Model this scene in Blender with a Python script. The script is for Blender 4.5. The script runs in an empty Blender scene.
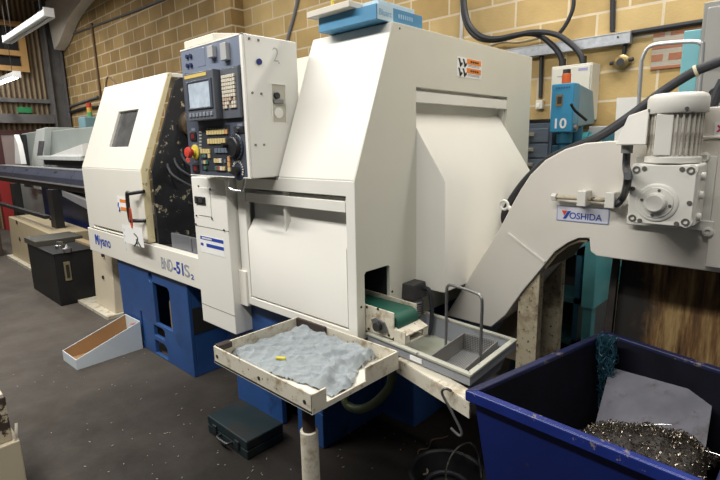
import bpy, bmesh, math, random
from mathutils import Vector, Matrix, noise
random.seed(7)
SC = bpy.context.scene
COL = SC.collection
# ------------------------------------------------------------------ camera frame
EYE = Vector((0, 0, 1.6))
YAW, PIT, ROLL, FPX = .755483, .195207, .0204225, 490.428
_f = Vector((-math.sin(YAW)*math.cos(PIT), math.cos(YAW)*math.cos(PIT), -math.sin(PIT)))
_r0 = Vector((math.cos(YAW), math.sin(YAW), 0)); _d0 = _f.cross(_r0)
_c, _s = math.cos(ROLL), math.sin(ROLL)
RIGHT = _c*_r0 + _s*_d0; DOWN = -_s*_r0 + _c*_d0; FWD = _f
def ray(px, py):
    return FWD + RIGHT*((px-360)/FPX) + DOWN*((py-240)/FPX)
def on(px, py, ax, v):
    """point on the world plane X/Y/Z = v (surveying the room from the photograph)"""
    d = ray(px, py); i = 'XYZ'.index(ax)
    return EYE + d*((v-EYE[i])/d[i])
def onp(px, py, p0, n):
    d = ray(px, py); return EYE + d*((p0-EYE).dot(n)/d.dot(n))
V = Vector
# ------------------------------------------------------------------ materials
MATS = {}
def mat(name, col, rough=.5, metal=0., var=.06, vs=4., chips=None, dirt=None, bump=0., bs=60., emit=None, coat=0., spec=None):
    if name in MATS: return MATS[name]
    m = bpy.data.materials.new(name); m.use_nodes = True; nt = m.node_tree; N = nt.nodes; L = nt.links
    b = N['Principled BSDF']; b.inputs['Roughness'].default_value = rough; b.inputs['Metallic'].default_value = metal
    if spec is not None: b.inputs['Specular IOR Level'].default_value = spec
    if coat: b.inputs['Coat Weight'].default_value = coat
    tc = N.new('ShaderNodeTexCoord')
    def nz(scale, detail=4, r=.6):
        n = N.new('ShaderNodeTexNoise'); n.inputs['Scale'].default_value = scale; n.inputs['Detail'].default_value = detail
        n.inputs['Roughness'].default_value = r; L.new(tc.outputs['Object'], n.inputs['Vector']); return n.outputs['Fac']
    def ramp(fac, a, bb):
        r = N.new('ShaderNodeMapRange'); r.inputs['From Min'].default_value = a; r.inputs['From Max'].default_value = bb
        L.new(fac, r.inputs['Value']); return r.outputs['Result']
    def mix(fac, A, B):
        x = N.new('ShaderNodeMix'); x.data_type = 'RGBA'; L.new(fac, x.inputs['Factor'])
        for k, val in ((6, A), (7, B)):
            if isinstance(val, (tuple, list)): x.inputs[k].default_value = (*val[:3], 1)
            else: L.new(val, x.inputs[k])
        return x.outputs[2]
    lo = tuple(max(0, c*(1-var)) for c in col); hi = tuple(min(1, c*(1+var)) for c in col)
    c = mix(ramp(nz(vs), .3, .7), lo, hi)
    if dirt: c = mix(ramp(nz(dirt[2], 6, .7), dirt[1], dirt[1]+.18), c, dirt[0])
    if chips: c = mix(ramp(nz(chips[2], 8, .7), chips[1], chips[1]+.03), c, chips[0])
    L.new(c, b.inputs['Base Color'])
    if bump:
        bp = N.new('ShaderNodeBump'); bp.inputs['Strength'].default_value = bump; bp.inputs['Distance'].default_value = .004
        L.new(nz(bs), bp.inputs['Height']); L.new(bp.outputs['Normal'], b.inputs['Normal'])
    if emit:
        b.inputs['Emission Color'].default_value = (*emit[0], 1); b.inputs['Emission Strength'].default_value = emit[1]
    MATS[name] = m; return m

def brick_mat(name, c1, c2, mortar, w, h, ms, off=(0, 0), plane='XZ', rough=.85, bump=.4, squash=.5):
    m = bpy.data.materials.new(name); m.use_nodes = True; nt = m.node_tree; N = nt.nodes; L = nt.links
    b = N['Principled BSDF']; b.inputs['Roughness'].default_value = rough
    g = N.new('ShaderNodeNewGeometry'); s = N.new('ShaderNodeSeparateXYZ'); L.new(g.outputs['Position'], s.inputs[0])
    cb = N.new('ShaderNodeCombineXYZ')
    if plane == 'both':
        a = N.new('ShaderNodeMath'); a.operation = 'ADD'; L.new(s.outputs['X'], a.inputs[0]); L.new(s.outputs['Y'], a.inputs[1]); L.new(a.outputs[0], cb.inputs[0])
    else: L.new(s.outputs[plane[0]], cb.inputs[0])
    L.new(s.outputs['Z'], cb.inputs[1])
    mp = N.new('ShaderNodeMapping'); mp.inputs['Location'].default_value = (off[0], off[1], 0); L.new(cb.outputs[0], mp.inputs[0])
    br = N.new('ShaderNodeTexBrick'); L.new(mp.outputs[0], br.inputs['Vector'])
    br.inputs['Scale'].default_value = 1; br.inputs['Brick Width'].default_value = w; br.inputs['Row Height'].default_value = h
    br.inputs['Mortar Size'].default_value = ms; br.inputs['Mortar Smooth'].default_value = .2; br.inputs['Bias'].default_value = 0
    br.offset = squash
    br.inputs['Color1'].default_value = (*c1, 1); br.inputs['Color2'].default_value = (*c2, 1); br.inputs['Mortar'].default_value = (*mortar, 1)
    n = N.new('ShaderNodeTexNoise'); n.inputs['Scale'].default_value = 2.2; n.inputs['Detail'].default_value = 8; L.new(g.outputs['Position'], n.inputs['Vector'])
    r = N.new('ShaderNodeMapRange'); r.inputs['From Min'].default_value = .25; r.inputs['From Max'].default_value = .75; r.inputs['To Min'].default_value = .72; r.inputs['To Max'].default_value = 1.2
    L.new(n.outputs['Fac'], r.inputs['Value'])
    x = N.new('ShaderNodeMix'); x.data_type = 'RGBA'; x.blend_type = 'MULTIPLY'; x.inputs['Factor'].default_value = 1
    L.new(br.outputs['Color'], x.inputs[6]); L.new(r.outputs[0], x.inputs[7]); L.new(x.outputs[2], b.inputs['Base Color'])
    n2 = N.new('ShaderNodeTexNoise'); n2.inputs['Scale'].default_value = 60; L.new(g.outputs['Position'], n2.inputs['Vector'])
    bm_ = N.new('ShaderNodeMath'); bm_.operation = 'MULTIPLY_ADD'; L.new(br.outputs['Fac'], bm_.inputs[0]); bm_.inputs[1].default_value = -1; L.new(n2.outputs['Fac'], bm_.inputs[2])
    bp = N.new('ShaderNodeBump'); bp.inputs['Strength'].default_value = bump; bp.inputs['Distance'].default_value = .006
    L.new(bm_.outputs[0], bp.inputs['Height']); L.new(bp.outputs[0], b.inputs['Normal'])
    return m

CREAM = mat('cream_paint', (.77, .75, .675), .36, var=.025, vs=2)
CREAMD = mat('cream_paint_dirty', (.62, .58, .47), .5, var=.05, vs=5, dirt=((.30, .22, .12), .50, 14), chips=((.10, .07, .05), .635, 40))
WHITE = mat('white_paint', (.79, .775, .715), .34, var=.02, vs=2)
BLUE = mat('blue_enamel', (.022, .075, .235), .42, var=.15, vs=3, dirt=((.012, .022, .05), .58, 4))
BINBLUE = mat('bin_blue_paint', (.005, .014, .105), .42, var=.15, vs=4, chips=((.03, .025, .03), .66, 22))
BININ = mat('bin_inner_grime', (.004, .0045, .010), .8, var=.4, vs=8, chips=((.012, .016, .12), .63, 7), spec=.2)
RIMW = mat('bin_rim_worn', (.009, .022, .16), .35, var=.2, vs=6, chips=((.20, .16, .17), .615, 22))
RIMG = mat('bin_rim_grimy', (.010, .014, .06), .5, var=.3, vs=6, chips=((.14, .11, .11), .60, 16))
BLACK = mat('black_plastic', (.014, .014, .016), .45)
RUBBER = mat('black_rubber', (.018, .02, .026), .5)
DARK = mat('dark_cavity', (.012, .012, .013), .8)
PEEL = mat('peeled_black_paint', (.014, .015, .019), .5, var=.4, vs=6, chips=((.42, .37, .25), .595, 13), bump=.3, bs=20)
PANEL = mat('console_slate', (.07, .08, .105), .38, var=.05)
PANELH = mat('console_slate_blue', (.19, .22, .29), .3, var=.04)
BEZEL = mat('monitor_bezel', (.095, .105, .125), .42)
SCREEN = mat('screen_glass', (.45, .52, .60), .12, var=.22, vs=14)
KEY = mat('key_ivory', (.62, .57, .47), .5)
KEYY = mat('key_yellow', (.55, .44, .20), .5)
KEYO = mat('key_orange', (.55, .29, .12), .5)
KEYG = mat('key_green', (.05, .14, .09), .5)
KEYR = mat('key_red', (.32, .06, .05), .5)
KEYB = mat('key_slate', (.11, .14, .18), .5)
RED = mat('emergency_red', (.58, .06, .04), .35)
YEL = mat('yellow_plastic', (.60, .48, .06), .4)
STEEL = mat('bare_steel', (.50, .50, .50), .3, 1., var=.1)
DSTEEL = mat('dull_steel', (.22, .22, .22), .45, .8, var=.2)
BOLT = mat('dark_bolt', (.05, .05, .05), .5, .6)
GREYP = mat('tank_grey_paint', (.24, .255, .28), .5, var=.08, dirt=((.14, .14, .13), .6, 5))
RIMP = mat('tank_rim_paint', (.40, .40, .34), .5, var=.1, chips=((.16, .15, .13), .60, 18))
LIQ = mat('coolant_film', (.36, .37, .30), .12, var=.12, vs=6)
MESHM = mat('perforated_steel', (.22, .22, .23), .42, .7)
RUST0 = mat('rusty_sheet_plain', (.21, .12, .045), .8, var=.5, vs=6, dirt=((.020, .014, .010), .50, 2.2), bump=.3, bs=30)
RUSTD = mat('black_grime_sheet', (.022, .018, .016), .7, var=.5, vs=5, dirt=((.12, .07, .03), .62, 5))
LEGP = mat('stained_leg_paint', (.50, .44, .31), .6, var=.12, dirt=((.20, .14, .08), .47, 9), chips=((.05, .035, .025), .59, 34))
TRAYP = mat('tray_paint_stained', (.60, .56, .46), .55, var=.06, dirt=((.30, .23, .14), .52, 12), chips=((.09, .06, .04), .625, 46))
TRAYF = mat('tray_floor_white', (.68, .66, .58), .5, dirt=((.42, .40, .34), .62, 8))
BROWN = mat('brown_metal', (.035, .022, .018), .6, var=.3)
GREENB = mat('green_belt', (.010, .078, .052), .5, var=.15)
HOSEG = mat('olive_hose', (.085, .115, .055), .5, var=.2)
def rusty():
    m = bpy.data.materials.new('rust_streaked_sheet'); m.use_nodes = True; nt = m.node_tree; N = nt.nodes; L = nt.links
    b = N['Principled BSDF']; b.inputs['Roughness'].default_value = .75; g = N.new('ShaderNodeNewGeometry')
    def nz(sc, d=6):
        mp = N.new('ShaderNodeMapping'); mp.inputs['Scale'].default_value = sc; L.new(g.outputs['Position'], mp.inputs[0])
        n = N.new('ShaderNodeTexNoise'); n.inputs['Scale'].default_value = 1; n.inputs['Detail'].default_value = d; n.inputs['Roughness'].default_value = .65; L.new(mp.outputs[0], n.inputs['Vector']); return n.outputs['Fac']
    r = N.new('ShaderNodeValToRGB'); e = r.color_ramp.elements
    e[0].position = .36; e[0].color = (.018,.012,.008,1); e[1].position = .66; e[1].color = (.36,.245,.10,1)
    k = e.new(.50); k.color = (.15,.075,.025,1)
    L.new(nz((26,26,2.6)), r.inputs[0])
    s_ = N.new('ShaderNodeSeparateXYZ'); L.new(g.outputs['Position'], s_.inputs[0])
    a = N.new('ShaderNodeMath'); a.operation = 'MULTIPLY_ADD'; L.new(nz((7,7,5)), a.inputs[0]); a.inputs[1].default_value = .55; L.new(s_.outputs['X'], a.inputs[2])
    q = N.new('ShaderNodeMapRange'); q.inputs['From Min'].default_value = -.29; q.inputs['From Max'].default_value = -.15; L.new(a.outputs[0], q.inputs['Value'])
    x = N.new('ShaderNodeMix'); x.data_type = 'RGBA'; L.new(q.outputs[0], x.inputs['Factor']); x.inputs[6].default_value = (.016,.013,.011,1); L.new(r.outputs[0], x.inputs[7])
    L.new(x.outputs[2], b.inputs['Base Color']); return m
RUST = rusty()
CASE = mat('tool_case_teal', (.007, .018, .022), .6, var=.3, dirt=((.022, .016, .012), .5, 6), spec=.3)
CARDW = mat('card_white', (.60, .66, .70), .6, var=.04)
CARDB = mat('card_brown', (.36, .21, .095), .8, var=.06)
PAPER = mat('paper_white', (.82, .82, .80), .7)
INK = mat('ink_blue', (.02, .06, .36), .5)
INKK = mat('ink_black', (.02, .02, .02), .5)
INKR = mat('ink_red', (.70, .10, .04), .5)
INKO = mat('ink_orange', (.80, .24, .04), .5)
GREYL = mat('lettering_grey', (.30, .31, .36), .5)
BOXB = mat('box_blue', (.07, .25, .43), .5, var=.08)
BOXL = mat('label_pale_blue', (.50, .63, .70), .6)
LTXT = mat('label_faded_blue', (.22, .42, .58), .6)
GALV = mat('galvanised', (.40, .42, .45), .4, .55, var=.18, vs=25)
CTRL = mat('control_box_paint', (.62, .60, .52), .45)
DRILLB = mat('drill_blue', (.03, .25, .46), .4, var=.1)
DRILLS = mat('drill_blue_grey', (.14, .25, .33), .45, var=.1)
TEAL = mat('teal_paint', (.13, .46, .52), .45, var=.12, vs=5)
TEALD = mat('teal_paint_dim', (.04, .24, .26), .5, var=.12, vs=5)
MACHB = mat('machine_dark_blue', (.018, .10, .17), .4, var=.2)
DRAW = mat('drawer_grey_blue', (.13, .165, .22), .45)
BRASS = mat('brass', (.30, .22, .10), .35, .8, var=.2)
CABG = mat('cabinet_grey', (.34, .34, .32), .5)
FARG = mat('far_machine_grey', (.36, .40, .38), .45)
FARW = mat('far_machine_white', (.66, .70, .68), .4)
FEED = mat('feeder_slate', (.055, .065, .10), .35, var=.15)
FEEDL = mat('feeder_pale', (.24, .24, .25), .4)
WOOD = mat('orange_wood', (.46, .27, .10), .55, var=.15)
SASH = mat('dark_slat', (.02, .02, .025), .6)
STEELC = mat('steel_column_paint', (.12, .115, .115), .6, var=.2, dirt=((.16, .14, .11), .62, 5))
PLASTER = mat('pale_plaster', (.62, .57, .49), .8, var=.08)
FIXT = mat('fixture_white', (.72, .74, .74), .4)
TUBE = mat('tube_lit', (1, 1, 1), .5, emit=((.92, .97, 1), 16))
MOTORP = mat('motor_paint', (.72, .705, .65), .42, var=.03, chips=((.22, .17, .11), .74, 24))
FINP = mat('motor_fin_paint', (.58, .55, .48), .5, var=.08, dirt=((.16, .115, .075), .48, 12))
RAGM = mat('rag_cotton', (.27, .30, .315), .95, var=.12, vs=25, bump=.6, bs=180)
CHIPM = mat('metal_chip', (.34, .29, .23), .36, .9, var=.35, vs=40)
CHIPD = mat('oily_chip', (.028, .023, .019), .5, .5, var=.4, vs=30)
PLATE = mat('loose_plate_steel', (.125, .125, .15), .5, .2, var=.25, vs=6, dirt=((.06, .045, .04), .56, 8), chips=((.08, .04, .03), .66, 16))
NETM = mat('swarf_teal', (.015, .06, .09), .5, .2, var=.4, vs=30)
DGREEN = mat('sign_green', (.02, .20, .07), .5)
DOORP = mat('door_pink_grey', (.30, .24, .23), .6)
DOORF = mat('door_frame_maroon', (.07, .02, .02), .6)
LAMPR = mat('lamp_red', (.55, .06, .03), .3)
GLASSD = mat('door_window_glass', (.10, .10, .10), .18, var=.35, vs=7)
GREYGUARD = mat('guard_grey', (.13, .135, .15), .4)

# ------------------------------------------------------------------ mesh builder
ORG = {}
def fin(bm, name, m, parent=None, smooth=35, bevel=0., seg=2, origin=None):
    bmesh.ops.recalc_face_normals(bm, faces=bm.faces)
    me = bpy.data.meshes.new(name)
    co = [v.co for v in bm.verts]
    if origin is None:
        lo = V([min(c[i] for c in co) for i in range(3)]); hi = V([max(c[i] for c in co) for i in range(3)])
        origin = V(((lo.x+hi.x)/2, (lo.y+hi.y)/2, (lo.z+hi.z)/2))
    for v in bm.verts: v.co = v.co - origin
    bm.to_mesh(me); bm.free()
    for x in (m if isinstance(m, (list, tuple)) else [m]): me.materials.append(x)
    o = bpy.data.objects.new(name, me); COL.objects.link(o)
    if smooth:
        me.polygons.foreach_set('use_smooth', [True]*len(me.polygons)); me.set_sharp_from_angle(angle=math.radians(smooth))
    if parent is not None:
        o.parent = parent; o.location = origin - ORG[parent.name]
    else: o.location = origin
    ORG[o.name] = origin
    if bevel:
        b = o.modifiers.new('bevel', 'BEVEL'); b.width = bevel; b.segments = seg; b.limit_method = 'ANGLE'; b.angle_limit = math.radians(40); b.harden_normals = True
    return o
class MB:
    def __init__(s): s.bm = bmesh.new(); s.mi = 0
    def _m(s, n0):
        s.bm.faces.ensure_lookup_table()
        for f in s.bm.faces[n0:]: f.material_index = s.mi
        return s
    def mat(s, i): s.mi = i; return s
    def hexa(s, p):
        n0 = len(s.bm.faces)
        v = [s.bm.verts.new(q) for q in p]
        for f in ((0,1,2,3),(7,6,5,4),(0,4,5,1),(1,5,6,2),(2,6,7,3),(3,7,4,0)): s.bm.faces.new([v[i] for i in f])
        return s._m(n0)
    def box(s, x0, x1, y0, y1, z0, z1):
        return s.hexa([(x0,y0,z0),(x1,y0,z0),(x1,y1,z0),(x0,y1,z0),(x0,y0,z1),(x1,y0,z1),(x1,y1,z1),(x0,y1,z1)])
    def obox(s, c, u, v, w, a, b, d):
        """box centred at c, half sizes a,b,d along axes u,v,w"""
        c = V(c); u = V(u).normalized()*a; v = V(v).normalized()*b; w = V(w).normalized()*d
        return s.hexa([c-u-v-w, c+u-v-w, c+u+v-w, c-u+v-w, c-u-v+w, c+u-v+w, c+u+v+w, c-u+v+w])
    def loft(s, A, B, cap=True):
        n0 = len(s.bm.faces)
        a = [s.bm.verts.new(q) for q in A]; b = [s.bm.verts.new(q) for q in B]; n = len(a)
        for i in range(n): s.bm.faces.new((a[i], a[(i+1)%n], b[(i+1)%n], b[i]))
        if cap: s.bm.faces.new(a[::-1]); s.bm.faces.new(b)
        return s._m(n0)
    def prism(s, pts, ax, a, b):
        def P(q, t):
            return {'X': V((t, q[0], q[1])), 'Y': V((q[0], t, q[1])), 'Z': V((q[0], q[1], t))}[ax]
        return s.loft([P(q, a) for q in pts], [P(q, b) for q in pts])
    def cyl(s, p0, p1, r, seg=20, r2=None):
        p0, p1 = V(p0), V(p1); d = (p1-p0).normalized(); u = d.orthogonal().normalized(); w = d.cross(u)
        r2 = r if r2 is None else r2
        c = [(math.cos(2*math.pi*i/seg), math.sin(2*math.pi*i/seg)) for i in range(seg)]
        return s.loft([p0+u*(r*x)+w*(r*y) for x, y in c], [p1+u*(r2*x)+w*(r2*y) for x, y in c])
    def lathe(s, p0, axis, prof, seg=28):
        """prof: list of (r, t) along axis from p0"""
        p0 = V(p0); d = V(axis).normalized(); u = d.orthogonal().normalized(); w = d.cross(u)
        n0 = len(s.bm.faces); rings = []
        for r, t in prof:
            rings.append([s.bm.verts.new(p0+d*t+(u*math.cos(2*math.pi*i/seg)+w*math.sin(2*math.pi*i/seg))*max(r, 1e-5)) for i in range(seg)])
        for A, B in zip(rings, rings[1:]):
            for i in range(seg): s.bm.faces.new((A[i], A[(i+1)%seg], B[(i+1)%seg], B[i]))
        s.bm.faces.new(rings[0][::-1]); s.bm.faces.new(rings[-1])
        return s._m(n0)
    def tube(s, pts, r, seg=10, sub=6, closed=False):
        pts = [V(p) for p in pts]
        if sub > 1 and len(pts) > 2:
            q = []; n = len(pts)
            for i in range(n-1):
                p0 = pts[max(i-1, 0)]; p1 = pts[i]; p2 = pts[i+1]; p3 = pts[min(i+2, n-1)]
                for k in range(sub):
                    t = k/sub
                    q.append(.5*((2*p1)+(p2-p0)*t+(2*p0-5*p1+4*p2-p3)*t*t+(3*p1-p0-3*p2+p3)*t**3))
            q.append(pts[-1]); pts = q
        n0 = len(s.bm.faces); rings = []; u = None
        for i, p in enumerate(pts):
            d = (pts[min(i+1, len(pts)-1)]-pts[max(i-1, 0)])
            d = d.normalized() if d.length > 1e-9 else V((0,0,1))
            if u is None: u = d.orthogonal().normalized()
            else:
                u = u-d*u.dot(d); u = u.normalized() if u.length > 1e-6 else d.orthogonal().normalized()
            w = d.cross(u)
            rings.append([s.bm.verts.new(p+(u*math.cos(2*math.pi*k/seg)+w*math.sin(2*math.pi*k/seg))*r) for k in range(seg)])
        for A, B in zip(rings, rings[1:]):
            for k in range(seg): s.bm.faces.new((A[k], A[(k+1)%seg], B[(k+1)%seg], B[k]))
        s.bm.faces.new(rings[0][::-1]); s.bm.faces.new(rings[-1])
        return s._m(n0)
    def plate(s, outer, holes, o, u, v, th):
        """sheet with holes: 2-D loops in (u,v) from o, extruded by th along u x v"""
        o, u, v = V(o), V(u).normalized(), V(v).normalized(); n = u.cross(v)
        t = bmesh.new(); E = []
        for lp in [outer]+list(holes):
            vs = [t.verts.new(o+u*a+v*b) for a, b in lp]
            E += [t.edges.new((vs[i], vs[(i+1)%len(vs)])) for i in range(len(vs))]
        bmesh.ops.triangle_fill(t, use_beauty=True, use_dissolve=False, edges=E)
        bmesh.ops.dissolve_limit(t, angle_limit=.01, verts=t.verts, edges=t.edges)
        ex = bmesh.ops.extrude_face_region(t, geom=list(t.faces))
        bmesh.ops.translate(t, verts=[g for g in ex['geom'] if isinstance(g, bmesh.types.BMVert)], vec=n*th)
        n0 = len(s.bm.faces); mp = {q: s.bm.verts.new(q.co) for q in t.verts}
        for f in t.faces: s.bm.faces.new([mp[q] for q in f.verts])
        t.free(); return s._m(n0)
    def build(s, name, m, parent=None, **k): return fin(s.bm, name, m, parent, **k)

def tag(o, label, cat, group=None, kind=None):
    if label: o['label'] = label
    if cat: o['category'] = cat
    if group: o['group'] = group
    if kind: o['kind'] = kind
    return o
def thing(name, loc, label, cat, group=None):
    o = bpy.data.objects.new(name, None); COL.objects.link(o); o.location = loc; o.empty_display_size = .1
    ORG[o.name] = V(loc); return tag(o, label, cat, group)
def struct(o): o['kind'] = 'structure'; return o
def lab(o, t): o['label'] = t; return o
def text(s, o, u, v, size, m, name, parent, width=None, ext=.0008, shear=0., bold=0.):
    """raised lettering; o = lower left corner, u right, v up"""
    cu = bpy.data.curves.new(name, 'FONT'); cu.body = s; cu.size = 1; cu.extrude = .001; cu.shear = shear; cu.offset = bold
    ob = bpy.data.objects.new(name, cu); COL.objects.link(ob)
    dg = bpy.context.evaluated_depsgraph_get(); me = bpy.data.meshes.new_from_object(ob.evaluated_get(dg))
    bpy.data.objects.remove(ob); bpy.data.curves.remove(cu)
    bm = bmesh.new(); bm.from_mesh(me); bpy.data.meshes.remove(me)
    xs = [q.co.x for q in bm.verts]; ys = [q.co.y for q in bm.verts]; zs = [q.co.z for q in bm.verts]
    x0, x1, y0, y1 = min(xs), max(xs), min(ys), max(ys)
    sy = size/(y1-y0); sx = (width/(x1-x0)) if width else sy
    u, v = V(u).normalized(), V(v).normalized(); n = u.cross(v); o = V(o)
    for q in bm.verts: q.co = o+u*((q.co.x-x0)*sx)+v*((q.co.y-y0)*sy)+n*(ext if q.co.z > 0 else 0)
    return fin(bm, name, m, parent, smooth=0)
UX, UY, UZ = V((1,0,0)), V((0,1,0)), V((0,0,1))
def bolt(mb, p, ax, r=.008, h=.005): mb.append((V(p), V(ax), r, h))
def bolts(L_, name, m, parent):
    for p, ax, r, h in L_: MB().cyl(p, p+ax*h, r, 10).build(name, m, parent)
exec_parts = []
# =================================================================== SETTING
def floor_material():
    m = bpy.data.materials.new('oil_dark_concrete'); m.use_nodes = True; nt = m.node_tree; N = nt.nodes; L = nt.links
    b = N['Principled BSDF']; g = N.new('ShaderNodeNewGeometry')
    def nz(sc, d=6, r=.65):
        n = N.new('ShaderNodeTexNoise'); n.inputs['Scale'].default_value = sc; n.inputs['Detail'].default_value = d; n.inputs['Roughness'].default_value = r
        L.new(g.outputs['Position'], n.inputs['Vector']); return n.outputs['Fac']
    def mr(f, a, c, d=0, e=1):
        r = N.new('ShaderNodeMapRange'); r.inputs['From Min'].default_value = a; r.inputs['From Max'].default_value = c
        r.inputs['To Min'].default_value = d; r.inputs['To Max'].default_value = e; L.new(f, r.inputs['Value']); return r.outputs[0]
    def mx(f, A, B):
        x = N.new('ShaderNodeMix'); x.data_type = 'RGBA'; L.new(f, x.inputs['Factor'])
        for k, q in ((6, A), (7, B)):
            if isinstance(q, tuple): x.inputs[k].default_value = (*q, 1)
            else: L.new(q, x.inputs[k])
        return x.outputs[2]
    c = mx(mr(nz(1.3), .3, .7), (.062, .053, .045), (.105, .091, .077))
    c = mx(mr(nz(14, 8), .56, .66), c, (.085, .072, .06))
    # the oil-soaked ground under and around the machine, blotchy edge
    s = N.new('ShaderNodeSeparateXYZ'); L.new(g.outputs['Position'], s.inputs[0])
    a = N.new('ShaderNodeMath'); a.operation = 'MULTIPLY_ADD'; L.new(nz(1.1), a.inputs[0]); a.inputs[1].default_value = 2.6; L.new(s.outputs['X'], a.inputs[2])
    yl = N.new('ShaderNodeMath'); yl.operation = 'MULTIPLY_ADD'; L.new(nz(1.7), yl.inputs[0]); yl.inputs[1].default_value = .8; L.new(s.outputs['Y'], yl.inputs[2])
    oil = N.new('ShaderNodeMath'); oil.operation = 'MULTIPLY'; L.new(mr(a.outputs[0], -3.2, -.9), oil.inputs[0]); L.new(mr(yl.outputs[0], 3.3, 2.7), oil.inputs[1])
    c = mx(oil.outputs[0], c, (.014, .0108, .0085))
    c = mx(mr(nz(55, 4), .70, .74), c, (.16, .145, .12))
    L.new(c, b.inputs['Base Color'])
    L.new(mr(nz(5), .3, .7, .6, .9), b.inputs['Roughness']); b.inputs['Specular IOR Level'].default_value = .28
    bp = N.new('ShaderNodeBump'); bp.inputs['Strength'].default_value = .35; bp.inputs['Distance'].default_value = .006
    L.new(nz(22), bp.inputs['Height']); L.new(bp.outputs[0], b.inputs['Normal'])
    return m
XL = -12.3; YW = 3.95; YL = 3.76; ZC = 4.6
struct(MB().box(XL-.1, 3.2, -3.2, YW+.1, -.12, 0).build('floor', floor_material(), smooth=0))
BL = brick_mat('tan_blockwork', (.43, .295, .115), (.56, .41, .185), (.62, .53, .38), .42, .206, .009, (-.11, -.012), 'both')
struct(MB().box(-5.70, 3.2, YW, YW+.12, 0, ZC).build('wall_back', BL, smooth=0))
BL2 = brick_mat('brown_blockwork', (.27, .17, .06), (.42, .28, .11), (.58, .48, .33), .42, .206, .012, (0, -.012), 'both')
struct(MB().box(XL, -5.70, YL, YW+.12, 0, ZC).build('wall_back', BL2, smooth=0))
def boards():
    m = bpy.data.materials.new('brown_ribbed_boards'); m.use_nodes = True; nt = m.node_tree; N = nt.nodes; L = nt.links
    b = N['Principled BSDF']; b.inputs['Roughness'].default_value = .7
    g = N.new('ShaderNodeNewGeometry'); w = N.new('ShaderNodeTexWave'); w.bands_direction = 'Y'; w.inputs['Scale'].default_value = 3.4
    w.inputs['Distortion'].default_value = .4; w.inputs['Detail'].default_value = 1; L.new(g.outputs['Position'], w.inputs['Vector'])
    n = N.new('ShaderNodeTexNoise'); n.inputs['Scale'].default_value = 1.6; n.inputs['Detail'].default_value = 6; L.new(g.outputs['Position'], n.inputs['Vector'])
    r = N.new('ShaderNodeValToRGB'); r.color_ramp.elements[0].color = (.085, .055, .03, 1); r.color_ramp.elements[1].color = (.34, .25, .15, 1)
    a = N.new('ShaderNodeMath'); a.operation = 'MULTIPLY'; L.new(w.outputs['Fac'], a.inputs[0]); L.new(n.outputs['Fac'], a.inputs[1])
    a2 = N.new('ShaderNodeMath'); a2.operation = 'MULTIPLY'; L.new(a.outputs[0], a2.inputs[0]); a2.inputs[1].default_value = 1.6
    L.new(a2.outputs[0], r.inputs[0]); L.new(r.outputs[0], b.inputs['Base Color'])
    bp = N.new('ShaderNodeBump'); bp.inputs['Distance'].default_value = .03; L.new(w.outputs['Fac'], bp.inputs['Height']); L.new(bp.outputs[0], b.inputs['Normal'])
    return m
struct(MB().box(XL-.1, XL, -3.2, YL, 0, ZC).build('wall_left', boards(), smooth=0))
struct(MB().box(XL-.1, 3.2, -3.2, YW+.12, ZC, ZC+.1).build('ceiling', mat('brown_ceiling', (.20, .115, .05), .8, var=.3), smooth=0))
# steel column in the corner, its beams, the boxed haunch
mb = MB(); mb.box(XL, XL+.26, 3.42, 3.46, 0, ZC-.02).box(XL, XL+.26, 3.68, 3.72, 0, ZC-.02).box(XL+.11, XL+.15, 3.46, 3.68, 0, ZC-.02)
struct(mb.build('trim_1', STEELC))
mb = MB(); mb.box(XL, XL+.22, -3, 3.42, 2.14, 2.32); struct(mb.build('trim_2', STEELC))
mb = MB(); mb.box(XL, XL+.10, -3, 3.42, 2.56, 2.64); struct(mb.build('trim_3', STEELC))
q = [on(px, py, 'Y', 3.62) for px, py in ((48,2),(47,-25),(104,-25),(92,-6),(84,3),(77,12),(71,22),(67,33),(63,43),(58,50))]
struct(MB().prism([(p.x, min(p.z, ZC-.01)) for p in q], 'Y', 3.55, 3.74).build('trim_4', PLASTER, smooth=0))
# internal window with an orange timber frame and dark slats
y0, y1, z0, z1 = 1.7, 3.10, 3.16, 4.12
w = struct(MB().plate([(y0,z0),(y1,z0),(y1,z1),(y0,z1)], [[(y0+.12,z0+.1),(y1-.12,z0+.1),(y1-.12,z0+.30),(y0+.12,z0+.30)], [(y0+.12,z0+.40),(y1-.12,z0+.40),(y1-.12,z1-.1),(y0+.12,z1-.1)]], (XL+.1,0,0), UY, UZ, .08).build('window_1', WOOD))
mb = MB(); mb.box(XL+.05, XL+.09, y0+.1, y1-.1, z0+.08, z1-.08)
mb.build('pane', DARK, w)
mb = MB()
for k in range(7): mb.box(XL+.10, XL+.125, y0+.16+k*.145, y0+.21+k*.145, z0+.40, z1-.1)
mb.build('slats', SASH, w)
# doorway behind the far machine
d = struct(MB().plate([(2.35,0),(3.15,0),(3.15,2.0),(2.35,2.0)], [[(2.45,.02),(3.05,.02),(3.05,1.92),(2.45,1.92)]], (XL+.02,0,0), UY, UZ, .07).build('door_1', DOORF))
MB().box(XL+.02, XL+.06, 2.45, 3.05, .02, 1.92).build('door_leaf', DOORP, d)
# emergency exit sign
t = thing('exit_sign', (XL+.24, 2.85, 2.36), 'small green exit sign above the far doorway', 'sign')
a, b_ = on(17,108,'X',XL+.06), on(32,112,'X',XL+.06)
MB().box(XL+.045, XL+.085, a.y, b_.y, b_.z-.02, a.z+.02).build('sign_panel', DGREEN, t)
MB().box(XL, XL+.05, (a.y+b_.y)/2-.02, (a.y+b_.y)/2+.02, b_.z+.02, a.z+.02).build('bracket', SASH, t)
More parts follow.
